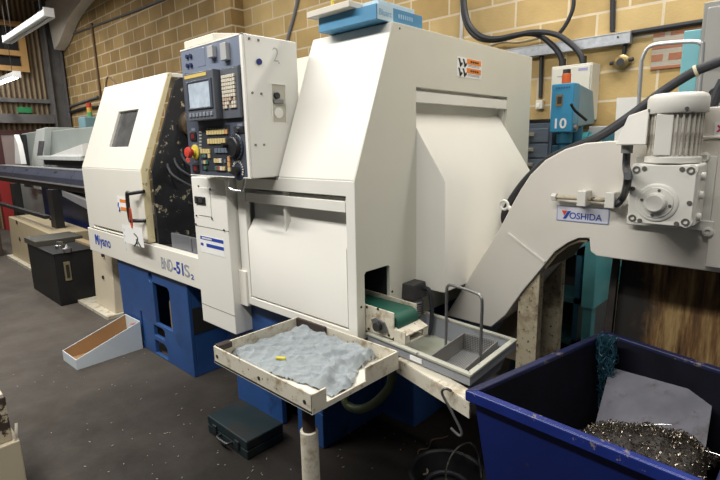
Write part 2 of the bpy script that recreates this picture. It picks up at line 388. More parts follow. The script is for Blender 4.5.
# patch of red bricks in the block wall
RB = brick_mat('red_brick_patch', (.36, .14, .075), (.44, .21, .12), (.42, .38, .31), .215, .078, .018, (0, .02), 'XZ')
a, b_ = on(654,34,'Y',YW), on(686,76,'Y',YW)
struct(MB().box(a.x, b_.x+.06, YW-.012, YW, b_.z+.06, a.z).build('trim_5', RB, smooth=0))
# wall pipes at the left
def pipe(px, r, lbl, m=STEELC, y=YL, name='wall_pipe', cat='pipe', group='pipes on the block wall', sub=1, dy=None):
    pts = [on(x, yy, 'Y', y-(dy or r)) for x, yy in px]
    return tag(MB().tube(pts, r, 10, sub).build(name, m), lbl, cat, group)
pipe([(69,108),(59.5,39),(140,9),(182,-8)], .018, 'thin black conduit rising by the corner and running up the block wall', sub=1)
pipe([(91.5,23),(99,84),(101,100)], .022, 'brown pipe dropping down the block wall behind the lathe door', mat('brown_pipe', (.13,.075,.035), .6))
pipe([(66,108),(80,103),(98,97)], .025, 'dark pipe sloping up along the wall above the signal lamp')
pipe([(66,114),(75,111),(86,108),(99,107)], .03, 'drooping black cable loom below the sloping wall pipe', RUBBER, sub=5)
a, b_, c_ = on(108,77,'Y',1.83), on(112,79,'Y',1.83), on(118,82,'Y',1.83)
tag(MB().tube([V((a.x-.08,1.83,2.134)),V((a.x-.05,1.83,2.19)),a,b_,V((c_.x,1.83,2.134))],.008,8,5).build('loose_wire', mat('brown_pipe', (.13,.075,.035), .6)), 'thin brown wire looped over top of the lathe door', 'wire')
pipe([(299,-6),(294,16),(288,37),(285,60),(284,150)], .018, 'grey conduit dropping down the wall behind the control console', mat('grey_conduit', (.16,.17,.20), .5), y=YW)
# fluorescent fittings
def batten(name, p0, p1, lit, lbl, drop):
    p0, p1 = V(p0), V(p1); c = (p0+p1)/2; d = (p1-p0).normalized(); n = UZ.cross(d).normalized(); L_ = (p1-p0).length/2
    t = thing(name, (c.x, c.y, c.z), lbl, 'lamp', 'fluorescent lamps')
    MB().obox(c+UZ*.03, d, n, UZ, L_, .045, .035).build('housing', FIXT, t, bevel=.006)
    for sg in (1,-1): MB().obox(c+d*L_*sg+UZ*.02, d, n, UZ, .012, .06, .055).build('end_cap', FIXT, t)
    for sgn in ((-1, 1) if not lit else (0,)):
        MB().cyl(c-d*(L_-.01)+n*.05*sgn-UZ*.025, c+d*(L_-.01)+n*.05*sgn-UZ*.025, .026 if lit else .019, 12).build('tube', TUBE if lit else FIXT, t)
    for k in (-.7, .7):
        q = c+d*(L_*k); MB().cyl(q+UZ*.065, V((q.x, q.y, ZC)), .006, 6).build('chain', BOLT, t)
    return t
batten('fluorescent_batten', on(7,41,'Z',3.32), on(49,14,'Z',3.32), False, 'unlit white fluorescent batten hanging below the ceiling, nearest of the two', 1)
a, b_ = on(-6,84,'Z',2.88), on(17,75.5,'Z',2.88)
batten('fluorescent_batten', (XL+.05, a.y, 2.88), b_, True, 'glowing fluorescent tube lamp hanging in front of the timber window', 1)
# =================================================================== LATHE
XE = -1.45; YF = 1.51
lathe = thing('cnc_lathe', (-3.1, 2.35, 0), 'large cream and blue turning lathe with its door slid open', 'lathe')
# --- blue base
def pz(px, py, y=1.523): q = on(px, py, 'Y', y); return (q.x, q.z)
mb = MB()
o_ = [(-4.24,0),(-3.06,0),(-3.06,.70),(-4.24,.70)]
hx = lambda l: [(a, b) for a, b in l]
ring = [(-3.628+.033*math.cos(2*math.pi*i/18), .635+.04*math.sin(2*math.pi*i/18)) for i in range(18)]
mb.plate(o_, [hx([(-3.60,.275),(-3.335,.275),(-3.335,.575),(-3.36,.60),(-3.60,.60)]), ring,
   hx([(-3.655,.165),(-3.49,.165),(-3.475,.19),(-3.475,.235),(-3.50,.25),(-3.655,.25)]), hx([(-3.885,.05),(-3.855,.05),(-3.855,.31),(-3.885,.31)]),
   hx([(-3.66,.015),(-3.46,.015),(-3.46,.10),(-3.50,.125),(-3.66,.125)])], (0,1.523+.03,0), UX, UZ, .03)
mb.box(-4.24,-4.20,1.553,2.9,0,.70).box(-3.10,-3.06,1.553,2.9,0,.70).box(-4.20,-3.10,2.3,2.34,0,.70)
mb.box(-3.06,-2.62,1.80,2.9,0,.72).box(-2.62,-1.77,1.565,1.60,.20,.72).box(-2.62,-2.58,1.60,2.9,0,.72).box(-2.58,-1.77,1.6,2.9,.25,.72)
mb.box(-2.58,-2.12,1.565,1.60,0,.20).box(-1.98,-1.77,1.565,1.60,0,.20).box(-2.58,-1.77,1.75,2.9,0,.25).box(-1.80,-1.77,1.60,1.75,0,.25)
base = mb.build('base', BLUE, lathe, bevel=.006)
mb = MB(); mb.box(-3.0605,-3.056,1.545,1.775,.315,.505); mb.build('side_opening_shade', DARK, lathe)  # flat dark plate, its colour stands in for the shade of an opening
mb = MB(); mb.box(-2.62,-1.78,1.545,1.567,.68,.70); mb.build('base_lip', BLUE, lathe)
# chip tank under the end
MB().box(-1.765,-1.53,2.04,2.62,0,.60).build('chip_tank', BLUE, lathe, bevel=.008)
# junk seen in the base opening
mb = MB(); mb.box(-3.57,-3.37,1.62,1.85,0,.44); mb.build('coolant_pump', mat('dim_brown_metal', (.30,.23,.16), .6), lathe, bevel=.01)
MB().cyl((-3.50,1.66,.46),(-3.44,1.65,.50),.035,14).build('pump_cap', mat('amber_plastic', (.42,.17,.04), .4), lathe)
MB().obox((-3.39,1.64,.49),(1,0,-.5),UY,(.5,0,1),.07,.02,.03).build('pump_bracket', DSTEEL, lathe)
# --- sill with lettering
sill = MB().box(-4.78,-2.30,1.497,1.56,.698,.905).build('front_sill', CREAM, lathe, bevel=.005)
a = on(96,246.5,'Y',1.497); b_ = on(116,254.5,'Y',1.497)
x_, z_ = a.x+.005, .772
MB().prism([(x_,z_),(x_+.022,z_),(x_+.022,z_+.05),(x_+.042,z_+.02),(x_+.058,z_+.05),(x_+.058,z_),(x_+.082,z_),(x_+.082,z_+.082),(x_+.066,z_+.092),(x_+.046,z_+.068),(x_+.024,z_+.092),(x_,z_+.082)], 'Y', 1.4955, 1.4975).build('brand_initial', INK, sill)
text('iyano', (a.x+.10, 1.496, .750), UX, UZ, .108, INK, 'brand_lettering', sill, width=.25, bold=.015)
a = on(162.5,273,'Y',1.497); b_ = on(195,281,'Y',1.497)
L_ = b_.x-a.x
text('BND', (a.x, 1.496, .755), UX, UZ, .085, GREYL, 'model_lettering', sill, width=L_*.36, bold=.012)
text('-51', (a.x+L_*.39, 1.496, .755), UX, UZ, .085, INK, 'model_lettering', sill, width=L_*.30, bold=.03)
text('S', (a.x+L_*.72, 1.496, .755), UX, UZ, .085, GREYL, 'model_lettering', sill, width=L_*.15, bold=.012)
text('2', (a.x+L_*.90, 1.496, .750), UX, UZ, .035, INK, 'model_lettering', sill, width=L_*.08, bold=.02)
# --- sliding door: vertical lower panel, sloping upper panel with a window
SL = V((0, .268, .69)).normalized(); P0 = V((0, 1.50, 1.44)); SN = UX.cross(SL)
XD0, XD1 = -4.74, -3.55
def sp(px, py): q = onp(px, py, P0, SN); return (q.x, (q-P0).dot(SL))
wn = [sp(*q) for q in ((108.8,146.7),(128.7,146.7),(137.6,109),(118,112))]
wx0 = (wn[0][0]+wn[3][0])/2; wx1 = (wn[1][0]+wn[2][0])/2; wz0 = (wn[0][1]+wn[1][1])/2; wz1 = (wn[2][1]+wn[3][1])/2
mb = MB()
mb.plate([(XD0,0),(XD1,0),(XD1,.74),(XD0,.74)], [[(wx0,wz0),(wx1,wz0),(wx1,wz1),(wx0,wz1)]], P0-SN*.0, UX, SL, -.035)
mb.plate([(XD0,.912),(XD1,.912),(XD1,1.44),(XD0,1.44)], [[(-4.62,.925),(-3.95,.925),(-3.95,.942),(-4.62,.942)]], (0,1.50,0), UX, UZ, -.035)
mb.box(XD0,XD1,1.775,2.12,2.098,2.13)
door = mb.build('sliding_door', CREAM, lathe, bevel=.006, smooth=25)
mb = MB(); mb.prism([(1.502,.915),(1.502,1.44),(1.772,2.125),(1.80,2.125),(1.555,1.43),(1.555,.915)], 'X', XD1, XD1+.012)
mb.build('door_edge', mat('yellowed_paint', (.66,.58,.36), .45, var=.05, chips=((.12,.10,.07), .62, 20)), door)
gp = P0-SN*.022
mb = MB(); mb.plate([(wx0-.01,wz0-.01),(wx1+.01,wz0-.01),(wx1+.01,wz1+.01),(wx0-.01,wz1+.01)], [], gp, UX, SL, -.008)
mb.build('window_pane', GLASSD, door)
h = [on(px, py, 'Y', 1.45) for px, py in ((137,192),(128.5,193),(131.5,220),(139,221.5))]
h0, h3 = V((h[0].x, 1.50, h[0].z)), V((h[3].x, 1.50, h[3].z))
h1, h2 = V((h[1].x, 1.44, h[1].z)), V((h[2].x, 1.44, h[2].z))
hx_ = (h1.x+h2.x)/2; h1.x = h2.x = hx_; 
mb = MB(); mb.tube([h0, V((hx_+.05,1.445,h1.z)), h1+V((0,0,-.01)), h2+V((0,0,.01)), V((hx_+.05,1.445,h2.z)), h3], .014, 10, 6)
mb.build('handle', BLACK, door)
a = on(117,196,'Y',1.499); b_ = on(128,210,'Y',1.499)
st = MB().box(a.x, b_.x+.03, 1.4975, 1.4995, b_.z-.01, a.z).build('warning_sticker', PAPER, door)
mb = MB(); mb.box(a.x+.05, b_.x+.03, 1.4965, 1.4977, a.z-.045, a.z-.02).box(a.x+.05, b_.x+.03, 1.4965, 1.4977, a.z-.105, a.z-.08); mb.build('sticker_bar', INKO, door)
mb = MB(); mb.tube([(a.x+.02,1.496,a.z-.05),(a.x+.01,1.496,a.z-.08),(a.x+.035,1.496,a.z-.09),(a.x+.02,1.496,a.z-.12)], .005, 6, 3); mb.build('sticker_mark', INK, door)
# --- dark interior: peeled guard, back wall, floor
g = MB().prism([(1.56,.90),(1.56,1.43),(1.80,2.07),(1.84,2.095),(2.75,2.095),(2.75,.90)], 'X', -3.52, -3.495).build('chip_guard', PEEL, lathe)
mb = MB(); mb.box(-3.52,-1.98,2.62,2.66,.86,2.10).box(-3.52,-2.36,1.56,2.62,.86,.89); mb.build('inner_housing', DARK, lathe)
mb = MB(); mb.box(-4.10,-3.52,2.2,2.75,.70,1.98); mb.build('headstock_cover', CREAM, lathe, bevel=.01)
MB().prism([(1.545,.70),(1.545,1.42),(1.80,2.08),(1.95,2.08),(1.95,.70)],'X',-4.735,-4.715).build('left_cheek', CREAM, lathe)
MB().box(-3.52,-1.98,2.30,3.15,2.09,2.12).build('roof_panel', CREAM, lathe)
MB().box(-2.55,-1.98,1.93,2.29,1.45,2.085).build('rear_cover', CREAM, lathe, bevel=.006)
# spindle nose, tool post and coolant nozzles glimpsed in the opening
q = on(176,124,'X',-3.49); mb = MB(); mb.lathe((-3.495,q.y+.12,q.z),(1,0,0),[(.10,0),(.10,.05),(.075,.06),(.075,.16),(.05,.17),(.05,.02)],24); mb.build('spindle_nose', mat('oily_brown_steel', (.12,.09,.06), .4, .6), lathe)
mb = MB(); 
for k in range(3):
    a = on(172+7*k,168-6*k,'X',-3.3); mb.tube([V((-3.49,a.y+.1,a.z-.15)), V((-3.40,a.y+.02,a.z+.02)), V((-3.25,a.y-.02,a.z-.05)), V((-3.12,a.y+.1,a.z-.16))], .009, 8, 5)
mb.build('coolant_nozzles', RUBBER, lathe)
q = on(188,160,'Y',1.62); MB().cyl((q.x,1.62,q.z),(q.x+.05,1.60,q.z),.015,12).build('nozzle_tap', RED, lathe)
a, b_ = on(171,232,'Y',1.565), on(196,257,'Y',1.565)
mb = MB(); mb.box(a.x, -2.72, 1.562, 1.58, .90, a.z-.005).box((a.x-2.72)/2-.004,(a.x-2.72)/2+.004,1.556,1.562,.905,a.z-.01); mb.build('splash_plate', GREYGUARD, lathe, bevel=.003)
# --- switch pillar
YP = 1.45
pil = MB().box(-2.735,-2.365,YP,1.70,.525,1.425).build('switch_pillar', WHITE, lathe, bevel=.006)
def pq(px, py): return on(px, py, 'Y', YP)
a, b_ = pq(196.5,187), pq(212,217)
MB().box(a.x, b_.x, YP-.004, YP, b_.z, a.z).build('switch_plate', WHITE, pil, bevel=.002)
a, b_ = pq(196,197), pq(206.5,203.5); zc = (a.z+b_.z)/2
MB().box(a.x, b_.x, YP-.012, YP-.003, zc-.022, zc+.022).build('switch_block', BLACK, pil, bevel=.003)
mb = MB(); mb.box(a.x+.012, a.x+.035, YP-.018, YP-.011, zc-.012, zc+.014).box(a.x+.055, b_.x-.02, YP-.018, YP-.011, zc-.012, zc+.014); mb.build('switch_rocker', STEEL, pil)
a, b_ = pq(200,235), pq(225,255.5); x0, x1 = a.x, b_.x; z1, z0 = a.z, b_.z-.012
MB().box(x0, x1, YP-.0015, YP, z0, z1).build('rating_sticker', PAPER, pil)
H_ = z1-z0
mb = MB(); mb.box(x0+.004,x1-.004,YP-.0022,YP-.0014,z1-H_*.22,z1-H_*.02).box(x0+.07,x1-.004,YP-.0022,YP-.0014,z1-H_*.62,z1-H_*.42).box(x0+.004,x0+.035,YP-.0022,YP-.0014,z1-H_*.60,z1-H_*.44); mb.build('sticker_band', INK, pil)
mb = MB()
for k in range(8): mb.box(x0+.025+k*.014, x0+.035+k*.014, YP-.0028, YP-.0021, z1-H_*.17, z1-H_*.08)
for k in range(3): mb.box(x0+.006+k*.02, x0+.018+k*.02, YP-.0024, YP-.0014, z1-H_*.80, z1-H_*.76)
mb.build('sticker_print', PAPER, pil)
mb = MB(); mb.box(-2.735,-2.365,YP-.001,YP+.004,1.132,1.136); mb.box(-2.735,-2.365,YP-.0015,YP+.004,.640,.643); mb.build('pillar_seam', mat('seam_shadow', (.22,.21,.18), .6), pil)
mb = []
for px, py in ((199,186),(210.5,189),(197,215.5),(212.5,218.5),(196.5,224),(224.5,230)): q = pq(px, py); bolt(mb, (q.x, YP-.003, q.z), (0,-1,0), .006, .003)
bolts(mb, 'screw', BOLT, pil)
# --- lower front cover with finger-pull hatch
mb = MB()
HX0, HX1, HZ0, HZ1 = -2.275, -1.505, .757, 1.372
mb.plate([(-2.35,.712),(XE+.0,.712),(XE+.0,1.44),(-2.35,1.44)], [[(HX0,HZ0),(HX1,HZ0),(HX1,HZ1),(HX0,HZ1)]], (0,YF,0), UX, UZ, -.03)
mb.box(-2.35,-2.33,YF+.03,2.0,.712,1.44).box(-2.35,-1.97,YF,2.0,1.425,1.44).box(-2.35,XE-.03,YF+.03,1.60,.712,.73)
lc = mb.build('lower_cover', WHITE, lathe, bevel=.004)
e = .004
hz = lambda px, py: on(px, py, 'Y', YF).z
mb = MB(); x0, x1 = HX0+e, HX1-e
mb.prism([(YF+.002,1.300),(YF+.002,1.350),(YF+.03,1.350),(YF+.03,1.300)], 'X', x0, x1)
mb.prism([(YF+.055,1.36),(YF+.075,1.36),(YF+.075,.76),(YF+.002,.765),(YF+.002,1.135),(YF+.055,1.215)], 'X', x0, x1)
mb.build('access_hatch', WHITE, lathe, bevel=.003)
# --- upper cover: a folded shell, sloping front
mb = MB(); t_ = .02
XU0 = -1.975
mb.hexa([(XU0,YF,1.44),(XE,YF,1.44),(XE,1.775,2.12),(XU0,1.775,2.12),(XU0,YF+t_,1.432),(XE,YF+t_,1.432),(XE,1.79,2.10),(XU0,1.79,2.10)])
mb.box(XU0,XE,1.775,3.19,2.10,2.12).box(XU0,XE,3.17,3.19,.60,2.10)
mb.prism([(YF+.02,1.44),(1.775+.012,2.10),(3.17,2.10),(3.17,.74),(YF+.02,.74)], 'X', XU0, XU0+t_)
uc = mb.build('upper_cover', WHITE, lathe, bevel=.008, seg=3)
lab(uc, 'tall cover with sloping front')
# end plate with the hood opening and the parts-conveyor slot
r_ = .012
slot = [(1.563,.735),(1.742,.735),(1.742,1.029-r_),(1.742-r_,1.029),(1.563+r_,1.029),(1.563,1.029-r_)]
YH0, YH1 = 1.948, 2.868
mb = MB()
mb.plate([(YF+.001,.715),(3.19,.715),(3.19,2.119),(1.776,2.119),(YF+.001,1.441)], [slot, [(YH0,1.60),(YH1,1.60),(YH1,1.853),(YH0,1.853)]], (XE-.02,0,0), UY, UZ, .021)
ep = mb.build('end_plate', mat('end_plate_shaded_white', (.67,.655,.565), .40, var=.025, vs=2), lathe, bevel=.003)  # cover white darkened, shade of the end face put into the colour
mb = MB(); mb.box(XE-.28,XE-.26,1.545,1.76,.735,1.06).box(XE-.28,XE-.02,1.545,1.562,.735,1.06).box(XE-.28,XE-.02,1.743,1.76,.735,1.06).box(XE-.28,XE-.02,1.545,1.76,1.03,1.06); mb.build('slot_liner', DARK, lathe)
# hood that bulges from the end
mb = MB(); mb.prism([(-1.50,.873),(-1.281,.873),(-1.281,1.413),(-1.50,1.742),(-1.52,1.742),(-1.52,.873)], 'Y', YH0+.002, YH1-.002)
hd = mb.build('end_hood', WHITE, lathe, bevel=.004)
mb = MB(); mb.box(XE-.075,XE-.06,YH0-.02,YH1+.02,1.58,1.87); mb.box(XE-.06,XE-.021,YH0-.015,YH0,1.58,1.87).box(XE-.06,XE-.021,YH1,YH1+.015,1.58,1.87).box(XE-.06,XE-.021,YH0-.015,YH1+.015,1.853,1.87); mb.build('hood_recess', WHITE, lathe)
MB().box(XE-.03,XE-.001,YH0+.001,YH1-.001,1.785,1.836).build('hood_lintel', WHITE, lathe, bevel=.002)
mb = []
q = on(414.5,285,'X',XE); bolt(mb,(XE-.001,q.y,q.z),(1,0,0),.009,.005)
for px, py in ((392,291.5),(361,307),(367,332)): q = on(px,py,'X',XE); bolt(mb,(XE-.001,q.y,q.z),(1,0,0),.006,.004)
q = on(399.5,28.5,'X',XE); bolt(mb,(XE-.001,q.y,q.z),(1,0,0),.005,.003)
bolts(mb, 'cover_bolt', BOLT, lathe)
# warning label
a, b_ = on(457,56,'X',XE), on(481,80,'X',XE); y0, y1, z0, z1 = a.y, b_.y, b_.z, a.z
wl = MB().box(XE, XE+.0025, y0, y1, z0, z1).build('warning_label', PAPER, lathe)
mb = MB(); W_ = y1-y0; H_ = z1-z0
mb.box(XE+.002,XE+.0035,y0+.38*W_,y1-.01,z1-.30*H_,z1-.03*H_).box(XE+.002,XE+.0035,y0+.38*W_,y1-.01,z1-.76*H_,z1-.50*H_); mb.build('label_band', INKO, wl)
mb = MB()
for i in range(2):
    for j in range(2):
        cy, cz = y0+W_*(.10+.17*i), z1-H_*(.26+.48*j)
        mb.obox((XE+.003,cy,cz),UY,V((0,-.5,1)),UX,.007,.02,.001); mb.obox((XE+.003,cy+.012,cz-.012),V((0,1,.7)),V((0,-.7,1)),UX,.014,.006,.001)
for j in range(2):
    for k in range(4): mb.box(XE+.003,XE+.0042,y0+W_*(.52+.09*k),y0+W_*(.585+.09*k),z1-H_*(.21+.47*j),z1-H_*(.12+.47*j))
    for k in range(2): mb.box(XE+.002,XE+.003,y0+W_*.42,y0+W_*.9,z1-H_*(.36+.47*j+.06*k),z1-H_*(.345+.47*j+.06*k))
mb.build('label_print', INKK, wl)
# =================================================================== CONTROL CONSOLE
YC = 1.36; CX0, CX1, CZ0, CZ1 = -2.555, -1.982, 1.443, 2.098
con = thing('control_console', ((CX0+CX1)/2, 1.5, CZ0), 'cream control console with screen and keypad above the switch pillar', 'control panel')
def cp(px, py, y=YC): return on(px, py, 'Y', y)
def crect(mb, px0, py0, px1, py1, d0, d1):
    """block on the console face whose opposite corners were surveyed"""
    a, b = cp(px0, py0), cp(px1, py1)
    x0, x1 = sorted((a.x, b.x)); z0, z1 = sorted((a.z, b.z)); return mb.box(x0, x1, YC-d1, YC-d0, z0, z1)
hs = MB(); hs.box(CX0, CX1, YC+.004, 1.675, CZ0, CZ1)
hous = hs.build('housing', WHITE, con, bevel=.006)
mb = MB(); t_ = .018
mb.box(CX1-.022, CX1, YC-.006, YC+.004, CZ0, CZ1).box(CX0, CX1, YC-.006, YC+.004, CZ1-.008, CZ1).box(CX0, CX1-.022, YC-.004, YC+.004, CZ0, CZ0+.006)
mb.build('housing_edge', WHITE, con, bevel=.002)
XR = CX1-.024
up = MB().box(CX0+.004, XR, YC-.004, YC+.003, 1.962, CZ1-.009).build('upper_panel', PANELH, con, bevel=.001)
mb = MB(); crect(mb,197,49.5,206.5,65.5,.003,.0055); mb.build('blank_plate', PANELH, up, bevel=.001)
for r in ((211.5,47,217.8,57.5),(224.5,44,231.5,60)):
    mb = MB(); crect(mb,*r,.003,.028); o = mb.build('meter_case', mat('meter_face', (.40,.40,.40), .35), up, bevel=.003)
for px, py in ((188.5,57),(192,56.2),(189,66),(192.5,65.3)): q = cp(px,py); MB().cyl((q.x,YC-.002,q.z),(q.x,YC-.014,q.z),.011,12).build('indicator', mat('indicator_navy', (.03,.04,.10), .3), up)
MB().box(CX0+.002, XR, YC-.003, YC+.003, CZ0+.006, 1.96).build('main_panel', PANEL, con)
# monitor stands proud of the panel
MX0, MX1, MZ0, MZ1 = cp(187,98,YC-.05).x, cp(215.5,98,YC-.05).x, cp(200,120.5,YC-.05).z, cp(200,71.5,YC-.05).z
mon = MB().box(MX0, MX1, YC-.055, YC-.001, MZ0, MZ1).build('monitor', BEZEL, con, bevel=.004)
W_ = MX1-MX0; H_ = MZ1-MZ0
mb = MB(); mb.plate([(MX0+.012,MZ0+.055),(MX1-.015,MZ0+.055),(MX1-.015,MZ1-.040),(MX0+.012,MZ1-.040)], [[(MX0+.034,MZ0+.062),(MX1-.036,MZ0+.062),(MX1-.036,MZ1-.048),(MX0+.034,MZ1-.048)]], (0,YC-.055,0), UX, UZ, .006)
mb.build('screen_surround', PANEL, mon, bevel=.002)
MB().box(MX0+.032, MX1-.034, YC-.057, YC-.054, MZ0+.060, MZ1-.046).build('screen', SCREEN, mon)
MB().box(MX0+.002, MX1-.06, YC-.0565, YC-.054, MZ1-.024, MZ1-.008).build('yellow_strip', mat('strip_yellow', (.62,.46,.12), .5), mon)
for k in range(7):
    x = MX0+.035+k*(W_-.07)/6
    MB().obox((x, YC-.056, MZ0+.028), UX, UY, UZ, .011, .004, .010).build('soft_key', mat('soft_key', (.22,.24,.28), .4), mon, bevel=.002)
MB().box(MX0-.012, MX0, YC-.05, YC-.01, MZ0+.10, MZ0+.24).build('side_latch', BEZEL, mon, bevel=.003)
# keypad
kx0, kx1, kz0, kz1 = MX1+.006, XR-.004, MZ0, 1.958
kp = MB().box(kx0, kx1, YC-.020, YC-.001, kz0, kz1).build('keypad', BEZEL, con, bevel=.003)
a = cp(220,72,YC-.02); b_ = cp(236.5,112,YC-.02)
gx0, gx1 = kx0+.016, kx1-.022; gz1, gz0 = kz1-.030, kz0+.045
nr, nc = 9, 6; dx = (gx1-gx0)/nc; dz = (gz1-gz0)/nr
kk = None
for r in range(nr):
    for c in range(nc):
        if r >= 6 and (r+c) % 7 == 3: continue
        p = V((gx0+dx*(c+.5), YC-.0235, gz1-dz*(r+.5)))
        m_ = KEY if r < 6 or (r*c) % 3 else mat('key_tan', (.50,.38,.28), .5)
        o = MB().obox(p, UX, UY, UZ, dx*.43, .0045, dz*.41).build('key', m_, kp, bevel=.001, seg=1)
# operation panel
op = MB().box(cp(199.5,127).x, cp(232,150).x+.0, YC-.0055, YC-.0025, CZ0+.030, cp(199.7,127).z).build('operation_panel', mat('panel_black', (.032,.036,.045), .4), con, bevel=.001)
def keys(px0, py0, px1, py1, n, ms):
    a, b = cp(px0, py0, YC-.006), cp(px1, py1, YC-.006)
    z0, z1 = b.z, a.z; w = (b.x-a.x)/n
    for k in range(n):
        m_ = ms[k] if isinstance(ms, (list, tuple)) else ms
        if m_ is None: continue
        MB().box(a.x+w*(k+.06), a.x+w*(k+.94), YC-.013, YC-.005, z0, z1).build('button', m_, op, bevel=.0012, seg=1)
keys(207,130.5,228.5,133.9,8,[KEYY]*7+[KEYO])
keys(208,138.8,226.5,143.5,7,KEYY)
keys(201,149,211,153.5,4,KEYY)
keys(208.5,154,211.2,158,1,KEYY)
keys(215,148.5,229,152.8,4,[KEYB]*4)
keys(202.5,154.5,207,157.5,2,[KEYG,KEYB])
keys(202,160.5,209,164,3,[KEYB,KEYY,KEYG])
keys(214.5,158.5,222.5,163,3,[KEYY,KEYY,KEY])
keys(224.5,159.5,227,163,1,KEYB)
keys(228,156.5,231,161.5,1,KEYO); keys(228,162,231.3,166.8,1,KEYO); keys(228.5,167.4,231.6,171.5,1,KEYY)
keys(215.5,166.3,226,170.6,4,[KEYG,KEYR,KEY,KEYY])
keys(204.5,166.5,207.5,169.5,1,KEYG)
mb = MB()
for k in range(7): q = cp(208.8+k*2.7,128.9); mb.obox((q.x,YC-.006,q.z),UX,UY,UZ,.006,.001,.003)
for k in range(6): q = cp(201.5,132+k*3.2); mb.obox((q.x,YC-.006,q.z),UX,UY,UZ,.012,.001,.004)
mb.build('key_legend', mat('legend_grey', (.35,.36,.30), .5), op)
for px, py in ((194.3,136.3),(197,168.3)):
    q = cp(px,py); f = MB().box(q.x-.032,q.x+.032,YC-.010,YC-.002,q.z-.022,q.z+.022).build('display', BLACK, con, bevel=.002)
    mb = MB(); mb.box(q.x-.014,q.x-.002,YC-.0115,YC-.0095,q.z-.012,q.z+.012).box(q.x+.002,q.x+.014,YC-.0115,YC-.0095,q.z-.012,q.z+.012); mb.build('digit', mat('digit_dim_red', (.22,.02,.02), .4), f)
for px, py in ((194,129.5),(195.5,145),(196.5,161.5),(240.5,125)): q = cp(px,py); MB().box(q.x-.02,q.x+.02,YC-.0045,YC-.0025,q.z-.007,q.z+.007).build('name_strip', mat('strip_pale', (.17,.19,.25), .5), con)
q = cp(196.3,152.3); es = MB().lathe((q.x,YC-.002,q.z),(0,-1,0),[(.040,0),(.040,.007),(.034,.010),(.022,.010),(.018,.022),(.0,.022)],28).build('emergency_stop', YEL, con)
MB().lathe((q.x,YC-.020,q.z),(0,-1,0),[(.018,0),(.019,.012),(.028,.016),(.030,.026),(.025,.036),(.0,.040)],28).build('red_mushroom_head', RED, es)
q = cp(237.2,147); d = MB().lathe((q.x-.005,YC-.002,q.z),(0,-1,0),[(.066,0),(.066,.006),(.062,.009),(.0,.009)],36).build('jog_dial', mat('dial_dark', (.03,.035,.05), .35), con)
MB().lathe((q.x-.005,YC-.010,q.z),(0,-1,0),[(.051,0),(.049,.016),(.044,.021),(.0,.021)],32).build('dial_knob', BLACK, d)
MB().cyl((q.x-.04,YC-.033,q.z+.01),(q.x-.04,YC-.06,q.z+.01),.012,12).build('dial_grip', BLACK, d)
mb = MB()
for k in range(20):
    an = 2*math.pi*k/20; mb.obox((q.x-.005+.058*math.cos(an),YC-.0115,q.z+.058*math.sin(an)),UX,UY,UZ,.003,.001,.003)
mb.build('dial_scale', KEYB, d)
q = cp(239,169.8); d = MB().lathe((q.x,YC-.002,q.z),(0,-1,0),[(.052,0),(.052,.003),(.0,.003)],30).build('override_dial', mat('dial_navy', (.03,.04,.07), .4), con)
mb = MB()
for k in range(15):
    an = math.radians(-30+k*17); mb.obox((q.x+.042*math.cos(an),YC-.0055,q.z+.042*math.sin(an)),V((math.cos(an),0,math.sin(an))),UY,V((-math.sin(an),0,math.cos(an))),.006,.001,.003)
mb.build('dial_scale', KEY, d)
MB().lathe((q.x-.004,YC-.004,q.z-.004),(0,-1,0),[(.024,0),(.022,.024),(.0,.026)],20).build('dial_knob', BLACK, d)
a, b_ = cp(235,126.5), cp(244,133); kb = MB().box(a.x,XR-.004,YC-.008,YC-.002,b_.z,a.z).build('key_switch', BLACK, con, bevel=.002)
MB().cyl((a.x+.03,YC-.007,(a.z+b_.z)/2),(a.x+.03,YC-.02,(a.z+b_.z)/2),.014,14).build('key_barrel', STEEL, kb)
# right-hand side of the console
XS = CX1
def cs(px, py): return on(px, py, 'X', XS)
q = cs(258.7,61.8); MB().cyl((XS-.001,q.y,q.z),(XS+.008,q.y,q.z),.014,16).build('blue_push_button', mat('button_navy', (.012,.025,.16), .4), con)
mb = []
for px, py in ((249,38.5),(258.3,40.2),(252.3,92.8),(261.3,93.8),(255.5,145),(264,144.8)): q = cs(px,py); bolt(mb,(XS-.001,q.y,q.z),(1,0,0),.006,.004)
bolts(mb, 'screw', DSTEEL, con)
a, b_ = cs(271,83.5), cs(286,120); y0, y1 = a.y, min(b_.y, 1.665); z1 = (a.z+cs(286,86).z)/2; z0 = cs(272,122).z
pk = MB(); pk.box(XS-.0,XS+.0012,y0,y1,z0,z1); pk = pk.build('connector_plate', mat('pocket_cream', (.52,.50,.42), .5), con)
mb = MB(); mb.box(XS,XS+.006,y0-.003,y1+.003,z1,z1+.004).box(XS,XS+.006,y0-.004,y0,z0,z1).box(XS,XS+.006,y1,y1+.004,z0,z1); mb.build('pocket_rim', WHITE, pk)
q = cs(275.7,95.7); MB().cyl((XS+.001,q.y,q.z),(XS+.016,q.y,q.z),.015,16).build('black_socket', BLACK, pk)
q = cs(277.5,101.7); MB().box(XS+.001,XS+.014,q.y-.030,q.y+.030,q.z-.010,q.z+.010).build('port_cover', DSTEEL, pk, bevel=.004)
q = cs(278.5,113); MB().lathe((XS+.001,q.y,q.z),(1,0,0),[(.026,0),(.026,.004),(.022,.005),(.0,.005)],24).build('round_cap', WHITE, pk)
q = cs(272.8,51.5); qa = cs(272.8,61.5)
text('2', (XS+.0004, q.y, qa.z), UY, UZ, .065, mat('pencil', (.42,.42,.40), .7), 'handwritten_number', con, width=.032, bold=-.02)
qa = cs(279,63); MB().obox((XS+.001,qa.y,qa.z),UX,UY,UZ,.001,.003,.003).build('pencil_dot', mat('pencil', (.42,.42,.40), .7), con)
